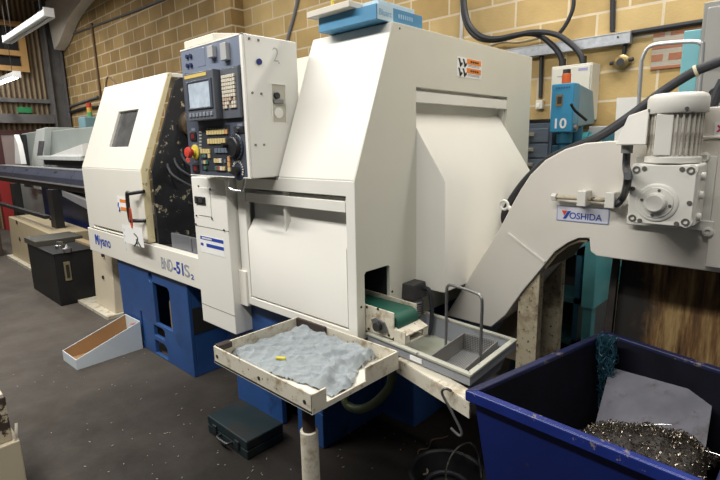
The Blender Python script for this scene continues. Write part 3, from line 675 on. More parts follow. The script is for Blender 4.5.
# wire carry handle under the console and a stay
mb = MB(); mb.tube([(-2.205,1.385,1.445),(-2.200,1.372,1.40),(-2.185,1.37,1.385),(-2.095,1.37,1.378),(-2.075,1.372,1.395),(-2.070,1.385,1.445)], .006, 8, 5); mb.build('wire_handle', STEEL, con)
# --- pale slab lying on the console
tag(MB().prism([(-2.52,1.362),(-2.235,1.362),(-2.14,1.48),(-2.14,1.62),(-2.48,1.62)], 'Z', 2.0995, 2.138).build('plastic_tray', mat('lid_cream', (.70,.66,.56), .5), bevel=.006), 'pale cream plastic tray lying on top of the control console', 'tray')
tag(MB().lathe((-2.37,1.52,2.1425),(0,0,1),[(.0,0),(.035,0),(.036,.02),(.03,.032),(.0,.034)],20).build('bottle_cap', mat('cap_navy', (.02,.03,.12), .4)), 'small dark blue cap on the pale plastic tray above the console', 'cap')
# --- blue box with cream lid on the roof
bb = thing('flat_carton', (-1.66, 1.9, 2.1205), 'flat blue cardboard box with pale label lying on the lathe roof', 'box')
bx = MB(); bx.box(-1.845,-1.478,1.70,2.035,2.1215,2.186); bx.build('carton_body', BOXB, bb, bevel=.003)
MB().box(-1.478,-1.4765,1.706,1.812,2.124,2.184).build('carton_label', BOXL, bb)
text('Bluarc', (-1.4762,1.716,2.142), UY, UZ, .026, LTXT, 'carton_lettering', bb, width=.085, bold=.01)
mb = MB()
for k in range(7): mb.box(-1.478,-1.4768,1.85+k*.016,1.860+k*.016,2.148,2.166)
mb.build('carton_print', mat('print_pale', (.30,.48,.66), .6), bb)
lid = MB().box(-1.885,-1.60,1.66,2.02,2.1865,2.216).build('flat_tray', mat('lid_beige', (.62,.58,.50), .6), bevel=.005)
tag(lid, 'cream flat tray lying on top of the flat blue box', 'tray')
q = on(332.5,3,'Y',1.80); tag(MB().cyl((q.x,1.80,2.2165),(q.x,1.80,2.42),.008,8).build('yellow_rod', YEL), 'thin yellow rod standing up from the cream flat tray', 'rod')
tag(MB().box(-1.595,-1.50,1.74,2.0,2.1865,2.213).build('carton', BOXL, bevel=.003), 'small pale blue carton on the blue box beside the cream tray', 'box')
# --- paper tag on the door handle
a = on(122.5,224,'Y',1.44); b_ = on(144.5,245,'Y',1.44)
tg = thing('hanging_tag', ((a.x+b_.x)/2, 1.44, b_.z), 'white paper tag hanging by red string from the lathe door handle', 'tag')
zt, zb = a.z-.0, b_.z-.02
MB().prism([(a.x-.005,zt),(b_.x-.005,zt+.005),(b_.x,zb),(a.x+.01,zb)], 'Y', 1.436, 1.4375).build('paper', PAPER, tg)
cx = (a.x+b_.x)/2
mb = MB(); mb.tube([(cx+.03,1.4355,zt-.05),(cx+.085,1.4355,zt-.075),(cx+.06,1.4355,zt-.11),(cx+.01,1.4355,zt-.145)], .005, 6, 3).tube([(cx+.075,1.4355,zt-.13),(cx+.06,1.4355,zt-.09),(cx+.125,1.4355,zt-.135)], .005, 6, 3)
mb.build('handwriting', INKK, tg)
mb = MB()
for k in range(4): mb.box(a.x+.025,a.x+.033,1.4352,1.4362,zt-.05-k*.05,zt-.03-k*.05)
mb.build('tag_print', mat('print_pale', (.30,.48,.66), .6), tg)
mb = MB(); mb.tube([(cx,1.436,zt-.01),(h2.x+.02,1.432,h2.z+.02),(h1.x+.075,1.42,h1.z-.10),(h2.x+.06,1.43,h2.z+.02),(cx+.01,1.436,zt-.01)], .005, 6, 4); mb.build('red_string', INKR, tg)
# =================================================================== PARTS CONVEYOR, SUMP TRAY, PUMP
pc = thing('belt_conveyor', (-1.40, 1.652, .752), 'small green belt conveyor poking out of the slot in the lathe end', 'conveyor')
for y in (1.568, 1.730):
    MB().prism([(-1.69,.752),(-1.295,.752),(-1.285,.765),(-1.285,.873),(-1.69,.885)], 'Y', y, y+.007).build('side_plate', CREAMD, pc, bevel=.002)
pts = []
for k in range(13):
    an = math.radians(-90+15*k); pts.append((-1.315+.047*math.cos(an), .812+.047*math.sin(an)))
MB().prism(pts+[(-1.70,.859),(-1.70,.765)], 'Y', 1.580, 1.726).build('belt', GREENB, pc, smooth=50)
q = on(380,325.5,'Y',1.567)
bg = MB(); bg.prism([(q.x-.05,q.z+.018),(q.x-.018,q.z+.034),(q.x+.03,q.z+.022),(q.x+.05,q.z-.016),(q.x+.02,q.z-.034),(q.x-.03,q.z-.022)], 'Y', 1.560, 1.569); bg = bg.build('bearing_flange', DSTEEL, pc, bevel=.002)
MB().cyl((q.x,1.565,q.z),(q.x,1.538,q.z),.020,18).build('shaft_end', BOLT, bg)
mb = []
for px, py in ((367,307),(378,309),(389,342),(369,338)): a = on(px,py,'Y',1.568); bolt(mb,(a.x,1.569,max(a.z,.765)),(0,-1,0),.006,.004)
bolts(mb, 'bolt', BOLT, pc)
lip = MB(); lip.hexa([(-1.283,1.57,.80),(-1.222,1.57,.778),(-1.222,1.735,.778),(-1.283,1.735,.80),(-1.283,1.57,.806),(-1.222,1.57,.784),(-1.222,1.735,.784),(-1.283,1.735,.806)])
lip.box(-1.283,-1.222,1.566,1.572,.745,.80).box(-1.232,-1.222,1.57,1.60,.745,.78).box(-1.232,-1.222,1.70,1.735,.745,.78); lip.box(-1.283,-1.222,1.57,1.735,.742,.747)
lip.build('chute_lip', TRAYP, pc)
# sump tray
RQ = [V((-1.443,1.556,0)),V((-.861,1.496,0)),V((-.884,1.925,0)),V((-1.40,1.972,0))]
def inset(Q, d):
    n = len(Q); out = []
    for i in range(n):
        a, b, c = Q[i-1], Q[i], Q[(i+1) % n]
        e1 = (b-a).normalized(); e2 = (c-b).normalized(); n1 = UZ.cross(e1); n2 = UZ.cross(e2)
        k = (n1+n2); k = k/(k.dot(n1)) if abs(k.dot(n1)) > 1e-6 else n1
        out.append(b+k*d)
    return out
def at(Q, z): return [V((p.x, p.y, z)) for p in Q]
def ringwall(mb, O0, I0, z0, z1, O1=None, I1=None):
    O1 = O1 or O0; I1 = I1 or I0; n = len(O0)
    for i in range(n):
        j = (i+1) % n
        mb.hexa([(*O0[i].xy,z0),(*O0[j].xy,z0),(*I0[j].xy,z0),(*I0[i].xy,z0),(*O1[i].xy,z1),(*O1[j].xy,z1),(*I1[j].xy,z1),(*I1[i].xy,z1)])
sp_ = thing('sump_tray', (-1.15, 1.73, .60), 'grey drip tray tank under the green belt conveyor beside the lathe end', 'tray')
mb = MB(); I1 = inset(RQ, .022); I2 = inset(RQ, .035)
ringwall(mb, RQ, inset(RQ,.024), .738, .750); rim = mb.build('rim', RIMP, sp_, bevel=.003)
mb = MB(); ringwall(mb, inset(RQ,.006), inset(RQ,.022), .70, .738); ringwall(mb, inset(RQ,.05), inset(RQ,.056), .62, .738, inset(RQ,.016), inset(RQ,.022))
mb.loft(at(inset(RQ,.05),.612), at(inset(RQ,.05),.622)); mb.build('tank_body', GREYP, sp_, bevel=.002)
mb = MB(); mb.loft(at(inset(RQ,.052),.623), at(inset(RQ,.044),.655)); mb.build('coolant', LIQ, sp_)
a, b_ = on(385,353,'Z',.70), on(397,359,'Z',.70)
mb = MB(); fy = lambda x: 1.4955+(-.861-x)*.103+.004
x0 = -1.17
mb.hexa([(x0,fy(x0),.708),(x0+.065,fy(x0+.065),.708),(x0+.065,fy(x0+.065)+.003,.708),(x0,fy(x0)+.003,.708),(x0,fy(x0),.728),(x0+.065,fy(x0+.065),.728),(x0+.065,fy(x0+.065)+.003,.728),(x0,fy(x0)+.003,.728)])
mb.build('tray_sticker', PAPER, sp_)
a = on(397,359,'Z',.69); c_ = on(470,403,'Z',.69)
d_ = (c_-a).normalized(); n_ = UZ.cross(d_).normalized()
br = thing('angle_iron_bar', ((a.x+c_.x)/2, (a.y+c_.y)/2, .63), 'stained cream angle iron bar below the front rim of the drip tray', 'bar')
L_ = (c_-a).length; m_ = (a+c_)/2
mb = MB(); mb.obox(V((m_.x,m_.y,.660)), d_, n_, UZ, L_/2, .003, .031); mb.obox(V((m_.x,m_.y,.692))+n_*.03, d_, n_, UZ, L_/2, .032, .003); mb.build('bar', TRAYP, br, bevel=.0015)
mb = MB()
for x in (-1.12,-.98): mb.box(x-.018,x+.018,fy(x)-.01,fy(x)+.02,.60,.698) if False else None
bp_ = m_+d_*(L_/2-.08)
mb.tube([V((bp_.x-.01,bp_.y-.006,.70)),V((bp_.x-.02,bp_.y-.03,.715)),V((bp_.x-.035,bp_.y-.028,.69)),V((bp_.x+.0,bp_.y-.02,.63)),V((bp_.x+.045,bp_.y-.02,.565)),V((bp_.x+.035,bp_.y-.02,.545)),V((bp_.x-.0,bp_.y-.02,.56))], .005, 8, 6)
mb.build('wire_hook', DSTEEL, br)
# perforated basket with bail handle
B0 = [on(px,py,'Z',.735) for px, py in ((430,356.5),(464,370.5),(498,341.5),(464,333))]
ctr = sum(B0, V((0,0,0)))/4
bk = thing('perforated_basket', (ctr.x, ctr.y, .662), 'grey steel basket with tall bail handle standing in the drip tray', 'basket')
mb = MB(); ringwall(mb, B0, inset(B0,.005), .662, .738); mb.build('basket_wall', mat('basket_steel', (.26,.25,.23), .45, .5), bk)
pm = bpy.data.materials.new('perforated_floor'); pm.use_nodes = True; nt = pm.node_tree; b = nt.nodes['Principled BSDF']; b.inputs['Metallic'].default_value = .6; b.inputs['Roughness'].default_value = .4
g_ = nt.nodes.new('ShaderNodeNewGeometry'); vo = nt.nodes.new('ShaderNodeTexVoronoi'); vo.inputs['Scale'].default_value = 85; vo.inputs['Randomness'].default_value = 0
vo.voronoi_dimensions = '2D'; vo.inputs['Scale'].default_value = 120
sx_ = nt.nodes.new('ShaderNodeSeparateXYZ'); nt.links.new(g_.outputs['Position'], sx_.inputs[0]); ad_ = nt.nodes.new('ShaderNodeMath'); nt.links.new(sx_.outputs['Y'], ad_.inputs[0]); nt.links.new(sx_.outputs['Z'], ad_.inputs[1])
cx_ = nt.nodes.new('ShaderNodeCombineXYZ'); nt.links.new(sx_.outputs['X'], cx_.inputs[0]); nt.links.new(ad_.outputs[0], cx_.inputs[1]); nt.links.new(cx_.outputs[0], vo.inputs['Vector']); rp = nt.nodes.new('ShaderNodeValToRGB'); rp.color_ramp.elements[0].position = .30; rp.color_ramp.elements[1].position = .38
rp.color_ramp.elements[0].color = (.07,.07,.07,1); rp.color_ramp.elements[1].color = (.36,.36,.36,1); nt.links.new(vo.outputs['Distance'], rp.inputs[0]); nt.links.new(rp.outputs[0], b.inputs['Base Color'])
mb = MB(); Bi = inset(B0,.006); mb.loft(at(Bi,.660), at(Bi,.666)); mb.build('basket_floor', pm, bk, smooth=0)
mb = MB(); Q = inset(B0,.0065); i, j = 2, 3
mb.hexa([(*Q[2].xy,.667),(*Q[3].xy,.667),(Q[3].x,Q[3].y-.004,.667),(Q[2].x,Q[2].y-.004,.667),(*Q[2].xy,.735),(*Q[3].xy,.735),(Q[3].x,Q[3].y-.004,.735),(Q[2].x,Q[2].y-.004,.735)])
mb.build('mesh_panel', pm, bk, smooth=0)
l0 = (B0[0]+B0[3])/2; r0 = (B0[1]+B0[2])/2; hl = on(446,340,'Z',.735); hr = on(480.5,356,'Z',.735)
hl = V((hl.x,hl.y,.69)); hr = V((hr.x,hr.y,.69)); top = .995
dd = (hr-hl).normalized()
mb = MB(); mb.tube([hl, V((hl.x,hl.y,.85)), V((hl.x,hl.y,top-.035)), V((hl.x,hl.y,top-.01))+dd*.008, V((hl.x,hl.y,top))+dd*.035, V((hr.x,hr.y,top))-dd*.035, V((hr.x,hr.y,top-.01))-dd*.008, V((hr.x,hr.y,top-.035)), V((hr.x,hr.y,.85)), hr], .0065, 10, 5)
mb.build('bail_handle', DSTEEL, bk)
# coolant pump
q = on(413.3,301.7,'Y',1.83)
pp = thing('coolant_pump', (q.x-.05, 1.86, .70), 'dark square-capped pump motor standing behind the green belt conveyor', 'pump')
mb = MB(); mb.hexa([(q.x-.095,1.83,q.z),(q.x,1.83,q.z),(q.x,1.95,q.z),(q.x-.095,1.95,q.z),(q.x-.088,1.837,q.z+.078),(q.x-.008,1.837,q.z+.078),(q.x-.008,1.943,q.z+.078),(q.x-.088,1.943,q.z+.078)]); mb.build('pump_cap', mat('cap_charcoal', (.035,.035,.037), .45), pp, bevel=.006)
mb = MB(); mb.lathe((q.x-.045,1.885,.63),(0,0,1),[(.04,0),(.04,.12),(.055,.125)]+[(.055-(.008 if k%2 else 0),.13+k*.006) for k in range(int((q.z-.765)/.006))]+[(.05,q.z-.632)],26); mb.build('pump_body', mat('pump_grey', (.11,.11,.115), .45,.3), pp)
a = on(425,290,'Y',1.93); b_ = on(434,311,'Y',1.93)
mb = MB(); mb.tube([V((q.x-.002,1.92,q.z+.045)),V((q.x+.03,1.92,q.z+.04)),V((q.x+.05,1.915,q.z-.05)),V((q.x+.055,1.90,.70)),V((q.x+.05,1.89,.665))], .011, 8, 5); mb.build('pump_cable', RUBBER, pp)
# =================================================================== CHIP CONVEYOR
YK, YB = 2.15, 2.50
ck = thing('chip_conveyor', (-.75, 2.32, 0), 'cream swarf conveyor rising to the right above the blue bin', 'conveyor')
up_ = [(-1.40,.674),(-1.106,1.176),(-1.053,1.286),(-1.007,1.373),(-.963,1.443),(-.898,1.51),(-.814,1.557),(-.733,1.581),(-.637,1.588),(.25,1.588)]
lo_ = [(.25,1.11),(-.55,1.11),(-.657,1.112),(-.682,1.128),(-.69,1.183),(-.733,1.178),(-.776,1.153),(-.831,1.105),(-.881,1.028),(-.975,.891),(-1.055,.755),(-1.13,.674)]
cas = MB().prism(up_+lo_, 'Y', YK, YB).build('casing', mat('conveyor_paint', (.72,.685,.62), .45, var=.03, vs=2), ck, bevel=.006)
mb = MB(); a, b_ = on(508,233,'Y',YK), on(545,262,'Y',YK); d_ = (b_-a).normalized(); m_ = (a+b_)/2; mb.obox((m_.x,YK-.002,m_.z), d_, UY, UY.cross(d_), (b_-a).length/2, .004, .004); mb.build('weld_seam', WHITE, cas)
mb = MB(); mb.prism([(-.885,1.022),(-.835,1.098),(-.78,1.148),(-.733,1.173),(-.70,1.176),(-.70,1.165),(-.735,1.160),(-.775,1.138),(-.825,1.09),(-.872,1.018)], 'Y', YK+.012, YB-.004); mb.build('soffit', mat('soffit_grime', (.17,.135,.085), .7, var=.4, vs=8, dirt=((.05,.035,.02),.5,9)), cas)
mb = MB(); mb.box(-.335,.25,YK-.0,YB,1.589,1.70).box(-.335,.25,YK-.012,YK,1.589,1.60); mb.build('drive_cover', cas.data.materials[0], ck, bevel=.005)
mb = MB(); mb.box(-.275,.25,YK-.018,YK-.001,1.13,1.57); mb.build('side_door', cas.data.materials[0], ck, bevel=.004)
a = on(716,131,'Y',YK-.01); st = MB().box(a.x-.005,a.x+.05,YK-.0035,YK-.0005,1.600,1.648).build('warning_sticker', PAPER, ck)
mb = MB(); c0 = V((a.x+.014,YK-.0045,1.624)); mb.obox(c0,V((1,0,1)),UY,V((-1,0,1)),.016,.0006,.003).obox(c0,V((-1,0,1)),UY,V((1,0,1)),.016,.0006,.003); mb.build('red_cross', mat('ink_magenta',(.6,.03,.12),.5), st)
# legs, dark guard plate, discharge sheet
for y in (2.165, 2.43):
    mb = MB(); xa, xb = (-1.0,-.90) if y < 2.3 else (-.995,-.90)
    zl, zr = (.86,1.01)
    mb.hexa([(xa,y,0),(xb,y,0),(xb,y+.05,0),(xa,y+.05,0),(xa,y,zl-.01),(xb,y,zr-.01),(xb,y+.05,zr-.01),(xa,y+.05,zl-.01)])
    mb.build('leg', LEGP, ck, bevel=.003)
a, b_, c_ = on(500,326,'Y',2.32), on(521,299,'Y',2.32), on(521,345,'Y',2.32)
MB().prism([(a.x-.02,a.z-.03),(b_.x,b_.z),(c_.x,c_.z-.1),(a.x-.02,c_.z-.1)], 'Y', 2.33, 2.345).build('guard_plate', mat('guard_brown', (.16,.13,.09), .6), ck)
a = on(622,262,'Y',2.36); 
MB().prism([(a.x,1.115),(.25,1.115),(.25,.30),(a.x-.02,.30)], 'Y', 2.36, 2.375).build('discharge_sheet', RUST, ck)
mb = MB(); mb.prism([(a.x-.03,1.115),(a.x-.005,1.115),(a.x-.02,.30),(a.x-.06,.30)], 'Y', 2.33, 2.36); mb.prism([(a.x-.03,.30),(.25,.30),(.25,.0),(a.x-.03,.0)],'Y',2.37,2.45); mb.build('discharge_flange', RUSTD, ck)
# nameplate
a, b_ = on(557.5,205.5,'Y',YK), on(608.5,224.5,'Y',YK); z0, z1 = on(557,219.4,'Y',YK).z-.002, on(557,205,'Y',YK).z
x0, x1 = a.x, b_.x
npl = MB().box(x0,x1,YK-.003,YK-.0005,z0,z1).build('nameplate', mat('plate_lilac', (.62,.63,.70), .4), ck)
W_, H_ = x1-x0, z1-z0
text('OSHIDA', (x0+W_*.26,YK-.0032,z0+H_*.17), UX, UZ, H_*.42, INK, 'maker_lettering', npl, width=W_*.62, bold=.012)
mb = MB(); mb.prism([(x0+W_*.13,z0+H_*.14),(x0+W_*.19,z0+H_*.14),(x0+W_*.285,z0+H_*.66),(x0+W_*.225,z0+H_*.66)],'Y',YK-.0042,YK-.0028); mb.build('maker_emblem_stroke', INK, npl)
mb = MB(); mb.prism([(x0+W_*.10,z0+H_*.68),(x0+W_*.215,z0+H_*.68),(x0+W_*.155,z0+H_*.34)],'Y',YK-.0042,YK-.0028); mb.build('maker_emblem_triangle', mat('ink_scarlet', (.66,.06,.03),.5), npl)
mb = MB(); 
for r in ((x0,x1,z1-.003,z1),(x0,x1,z0,z0+.003),(x0,x0+.003,z0,z1),(x1-.003,x1,z0,z1)): mb.box(r[0],r[1],YK-.0036,YK-.0028,r[2],r[3])
mb.build('plate_border', mat('border_blue', (.30,.36,.62), .5), npl)
# tension bolt
a, b_ = on(554,194,'Y',YK-.03), on(611,203,'Y',YK-.03); zb = (a.z+b_.z)/2
tb = MB(); tb.cyl((a.x,YK-.035,zb),(b_.x+.01,YK-.035,zb),.009,12); tb = tb.build('tension_rod', LEGP, ck)
mb = MB(); mb.cyl((a.x-.005,YK-.035,zb),(a.x+.014,YK-.035,zb),.017,6); mb.build('rod_head', MOTORP, tb)
for px in (583,611):
    q = on(px,200,'Y',YK-.03); mb = MB(); mb.box(q.x-.014,q.x+.022,YK-.065,YK,zb-.03,zb+.034); mb.build('rod_lug', MOTORP, tb, bevel=.004)
# lifting eye on the casing edge
q = on(504,205,'Y',YK+.02); mb = MB(); mb.tube([V((q.x+.021*math.cos(t*math.pi/7),YK+.02,q.z+.021*math.sin(t*math.pi/7))) for t in range(15)], .0065, 8, 2); mb.cyl((q.x+.02,YK+.02,q.z-.008),(q.x+.05,YK+.02,q.z-.024),.011,10); mb.build('lifting_eye', MOTORP, ck)
# gear motor
GX0, GX1, GZ0, GZ1, GY = -.503, -.300, 1.295, 1.508, 1.95
mb = MB(); mb.box(-.545,-.262,YK-.026,YK-.0185,1.262,1.30).box(-.535,-.275,YK-.018,YK-.001,1.262,1.53); mb.build('mounting_plate', MOTORP, ck, bevel=.003)
gb = MB().box(GX0,GX1,GY+.012,YK-.019,GZ0,GZ1).build('gearbox', MOTORP, ck, bevel=.010, seg=3)
gcx, gcz = (GX0+GX1)/2-.010, (GZ0+GZ1)/2-.026
c_ = .022
MB().prism([(GX0+c_,GZ0+.003),(GX1-c_,GZ0+.003),(GX1-.003,GZ0+c_),(GX1-.003,GZ1-c_),(GX1-c_,GZ1-.003),(GX0+c_,GZ1-.003),(GX0+.003,GZ1-c_),(GX0+.003,GZ0+c_)],'Y',GY,GY+.014).build('front_cover', MOTORP, gb, bevel=.003)
for x in (GX0+.02,GX1-.02):
    for z in (GZ0+.02,GZ1-.02): MB().lathe((x,GY+.014,z),(0,-1,0),[(.020,0),(.019,.013),(.0,.013)],18).build('corner_boss', MOTORP, gb)

BG = mat('bolt_grey', (.20,.19,.17), .45, .6)
for x in (GX0+.02,GX1-.02):
    for z in (GZ0+.02,GZ1-.02): MB().lathe((x,GY+.003,z),(0,-1,0),[(.0125,0),(.0125,.006),(.007,.006),(.007,.001),(.0,.001)],14).build('gearbox_bolt', BG, gb)
for x,z in ((GX0+.045,GZ1-.016),(GX1-.045,GZ1-.016),(GX0+.014,GZ0+.125),(GX1-.014,GZ0+.085),(GX0+.045,GZ0+.012),(GX1-.045,GZ0+.012)): MB().lathe((x,GY+.003,z),(0,-1,0),[(.008,0),(.008,.006),(.0,.006)],12).build('gearbox_bolt', BG, gb)
of = MB().lathe((gcx,GY+.002,gcz),(0,-1,0),[(.066,0),(.066,.005),(.061,.008),(.054,.008),(.052,.012),(.036,.013),(.032,.030),(.027,.034),(.0,.034)],40).build('output_hub', MOTORP, gb)
for k in range(4):
    an = math.radians(80+90*k); MB().cyl((gcx+.044*math.cos(an),GY-.008,gcz+.044*math.sin(an)),(gcx+.044*math.cos(an),GY-.013,gcz+.044*math.sin(an)),.005,10).build('hub_screw', mat('bolt_grey', (.20,.19,.17), .45, .6), of)
for z in (GZ0+.03,GZ0+.105,GZ0+.17): MB().lathe((GX1-.001,2.03,z),(1,0,0),[(.014,0),(.014,.012),(.007,.014),(.0,.014)],14).build('side_plug', MOTORP, gb)
for px, py in ((704.5,157),(708,231.5)): q = on(px,py,'Y',YK-.02); MB().lathe((q.x,YK-.012,q.z),(0,-1,0),[(.017,0),(.017,.018),(.009,.02),(.009,.012),(0,.012)],18).build('mounting_bolt', MOTORP, ck)
# motor: ribbed barrel, domed cap
MXc, MYc, MR = -.393, 2.035, .076
mo = MB(); mo.lathe((MXc,MYc,1.508),(0,0,1),[(.074,0),(.086,.004),(.086,.022),(.076,.026),(.070,.03),(.070,.172),(.05,.173)],36); mo = mo.build('motor', MOTORP, ck, smooth=40)
for k in range(28):
    an = 2*math.pi*k/28
    if 4.15 < an < 4.75 : continue
    u = V((math.cos(an), math.sin(an), 0)); MB().obox(V((MXc,MYc,1.607))+u*.074, u, UZ.cross(u), UZ, .008, .0028, .070).build('cooling_fin', FINP, mo)
MB().obox(V((MXc-.018,MYc-.076,1.607)), V((1,-.0,0)), UY, UZ, .026, .006, .070).build('rating_panel', MOTORP, mo, bevel=.003)
MB().lathe((MXc,MYc,1.677),(0,0,1),[(.088,0),(.092,.004),(.092,.050),(.086,.062),(.074,.068),(.0,.0685)],40).build('fan_cowl', MOTORP, mo, smooth=50)
for an in (-2.5,-1.1): u = V((math.cos(an), math.sin(an), 0)); p = V((MXc,MYc,1.690))+u*.090; MB().cyl(p,p+u*.006,.006,10).build('cowl_screw', DSTEEL, mo)
# terminal box: wedge on the left of the motor with a gland and cable
a = [on(px,py,'Y',MYc-.03) for px, py in ((616,146),(641,147),(641,109),(618,118))]
tbx = MB(); xa, xb = a[0].x-.002, MXc-.072; za, zb = a[0].z+.003, a[2].z
tbx.hexa([(xa,MYc-.035,za),(xb,MYc-.065,za),(xb,MYc+.065,za),(xa,MYc+.055,za),(xa+.03,MYc-.01,zb-.02),(xb,MYc-.060,zb),(xb,MYc+.06,zb),(xa+.02,MYc+.05,zb-.02)]); tbx = tbx.build('terminal_box', MOTORP, mo, bevel=.005)
q = on(627,150,'Y',MYc); mb = MB(); mb.cyl((q.x,MYc,za-.03),(q.x,MYc,za+.002),.020,14); mb.build('cable_gland', mat('gland_grey', (.17,.17,.17), .5), tbx)
mb = MB(); mb.tube([V((q.x,MYc,za-.025)), V((q.x+.002,MYc,za-.08)), on(628,178,'Y',1.83), on(624,195,'Y',2.08), on(617,204,'Y',2.10), on(612,203,'Y',2.11)], .0135, 10, 6); mb.build('terminal_cable', RUBBER, tbx)
# =================================================================== CABLES BY THE CONVEYOR
pts = [on(484,216,'Y',2.56)]
pts = [V((-1.16,2.56,1.02)), V((-1.125,2.53,1.22)), V((-1.06,2.48,1.35)), V((-.99,2.42,1.455)), V((-.92,2.38,1.53))]
pts = [on(px,py,'Y',y) for px,py,y in ((487,240,2.53),(501,219,2.53),(514,196,2.53),(530,176,2.52),(550,159,2.52),(575,147,2.52),(600,136,2.52),(630,116,2.55),(662,92,2.6),(690,74,2.62),(708,66,2.62),(724,60,2.62))]
tag(MB().tube(pts, .021, 12, 6).build('armoured_cable', RUBBER), 'thick black cable sweeping along the top edge of the cream swarf conveyor', 'cable')
q0 = on(686,77,'Y',2.6)
tag(MB().lathe(on(694.5,71.5,'Y',2.62), on(700,69,'Y',2.62)-on(694,71.5,'Y',2.62), [(.025,0),(.025,.012),(.0,.012)], 14).build('cable_clip', mat('clip_cream', (.6,.55,.4), .5)), 'small cream band around the thick black cable', 'clip')
pts = [on(px,py,'Y',2.53) for px,py in ((724,80),(718,92),(712,106),(704,120),(697,131))]+[V((on(697,131,'Y',2.53).x-.02,2.50,1.60))]
tag(MB().tube(pts, .02, 10, 6).build('drive_cable', RUBBER), 'short black cable curving down behind the conveyor motor at right', 'cable')
# =================================================================== SWARF BIN
BQ = [V((-.822,1.388,0)),V((-.075,1.352,0)),V((-.055,2.125,0)),V((-.635,2.275,0))]
bn = thing('swarf_bin', (-.40, 1.78, 0), 'large blue steel bin of metal chips in front of the conveyor', 'bin')
# the lip bars: only front and left bars show bare worn edges
RI = inset(BQ,.032)
for i in range(4):
    j = (i+1) % 4; A_, B2, C2, D2 = BQ[i], BQ[j], RI[j], RI[i]
    MB().hexa([(*p.xy,.708) for p in (A_,B2,C2,D2)]+[(*p.xy,.750) for p in (A_,B2,C2,D2)]).build('rim_bar', RIMW if i == 0 else RIMG, bn, bevel=.007, seg=3)
mb = MB(); T = inset(BQ,.022); Bt = inset(BQ,.085)
ringwall(mb, Bt, inset(BQ,.091), .10, .715, T, inset(BQ,.028)); mb.loft(at(Bt,.10),at(Bt,.112)); mb.build('body', BINBLUE, bn, bevel=.004)
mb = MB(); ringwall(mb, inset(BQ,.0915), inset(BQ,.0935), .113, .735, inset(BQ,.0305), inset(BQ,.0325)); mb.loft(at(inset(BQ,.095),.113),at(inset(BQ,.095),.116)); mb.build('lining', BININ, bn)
for p in inset(BQ,.16): MB().cyl((p.x,p.y,.0),(p.x,p.y,.10),.04,16).build('foot', BOLT, bn)
# loose steel sheet leaning on the back wall of the bin
pa = on(610,367,'Y',2.165); pb = on(691,389,'Y',2.085)
pA, pB = V((-.575,2.16,.640)), V((-.262,2.085,.640))
def lean(px, py, p0=pA, p1=pB, low=V((-.53,1.80,.40))):
    n = (p1-p0).cross(low-p0).normalized(); return onp(px, py, p0, n), n
poly = [lean(*q)[0] for q in ((610,367),(688,388.5),(712,406),(706,446),(697,470),(592,436))]; n_ = lean(610,367)[1]
if n_.z < 0: n_ = -n_
tag(MB().loft([p-n_*.004 for p in poly], poly).build('steel_sheet', PLATE, bevel=.001), 'loose grey steel sheet with clipped corner leaning inside the blue bin', 'sheet')
# heap of chips
HC = V((-.33,1.74,0))
def inbin(x, y, d=.10):
    Q = inset(BQ, d); s = True
    for i in range(4):
        a, b = Q[i], Q[(i+1) % 4]; s &= ((b-a).cross(V((x,y,0))-a)).z > 0
    return s
def pside(x, y, z): return (V((x,y,z))-poly[0]).dot(n_)
def hz_(x, y):
    base_ = .36
    g1 = .235*math.exp(-(((x+.22)/.19)**2+((y-1.78)/.24)**2)); g2 = .19*math.exp(-(((x+.47)/.17)**2+((y-1.72)/.22)**2))
    return base_+g1+g2+.02*noise.noise(V((x*14,y*14,0)))
bm = bmesh.new(); n_x, n_y = 44, 44; gv = {}
for i in range(n_x+1):
    for j in range(n_y+1):
        x = -.76+.70*i/n_x; y = 1.40+.86*j/n_y
        if inbin(x, y, .075): gv[i,j] = bm.verts.new((x,y,hz_(x,y)))
for (i,j) in list(gv):
    if all(k in gv for k in ((i+1,j),(i,j+1),(i+1,j+1))): bm.faces.new((gv[i,j],gv[i+1,j],gv[i+1,j+1],gv[i,j+1]))
rnd = random.Random(3)
cnt = 0
n_faces0 = len(bm.faces)
while cnt < 7500:
    x = -.76+.70*rnd.random(); y = 1.40+.86*rnd.random()
    if not inbin(x, y, .085): continue
    z = hz_(x,y)+rnd.uniform(-.004,.012)
    if pside(x,y,z) < .004 and pside(x,y,z) > -.02: continue
    if rnd.random() > .3+.7*math.exp(-(((x+.30)/.30)**2+((y-1.78)/.25)**2)): continue
    d = V((rnd.uniform(-1,1),rnd.uniform(-1,1),rnd.uniform(-.3,.6))).normalized(); s_ = d.orthogonal().normalized(); w_ = d.cross(s_)
    L_ = rnd.uniform(.004,.013); r_ = rnd.uniform(.0009,.0021); p = V((x,y,z)); prev = None; k_ = rnd.uniform(1.5,5)
    bright = 0 if rnd.random() < .5 else 1
    for t in range(4):
        c = p+d*(L_*(t/3-.5))+s_*(math.sin(t*k_)*L_*.22)+w_*(math.cos(t*k_)*L_*.22)
        cur = (bm.verts.new(c+s_*r_), bm.verts.new(c-w_*r_*1.2))
        if prev: f = bm.faces.new((prev[0],prev[1],cur[1],cur[0])); f.material_index = bright
        prev = cur
    cnt += 1
bm.faces.ensure_lookup_table()
for f in bm.faces[:n_faces0]: f.material_index = 1
me = bpy.data.meshes.new('metal_chips'); bm.to_mesh(me); bm.free(); me.materials.append(CHIPM); me.materials.append(CHIPD)
o = bpy.data.objects.new('metal_chips', me); COL.objects.link(o); tag(o, 'heap of fine metal chips piled inside the blue bin', 'metal chips', kind='stuff')
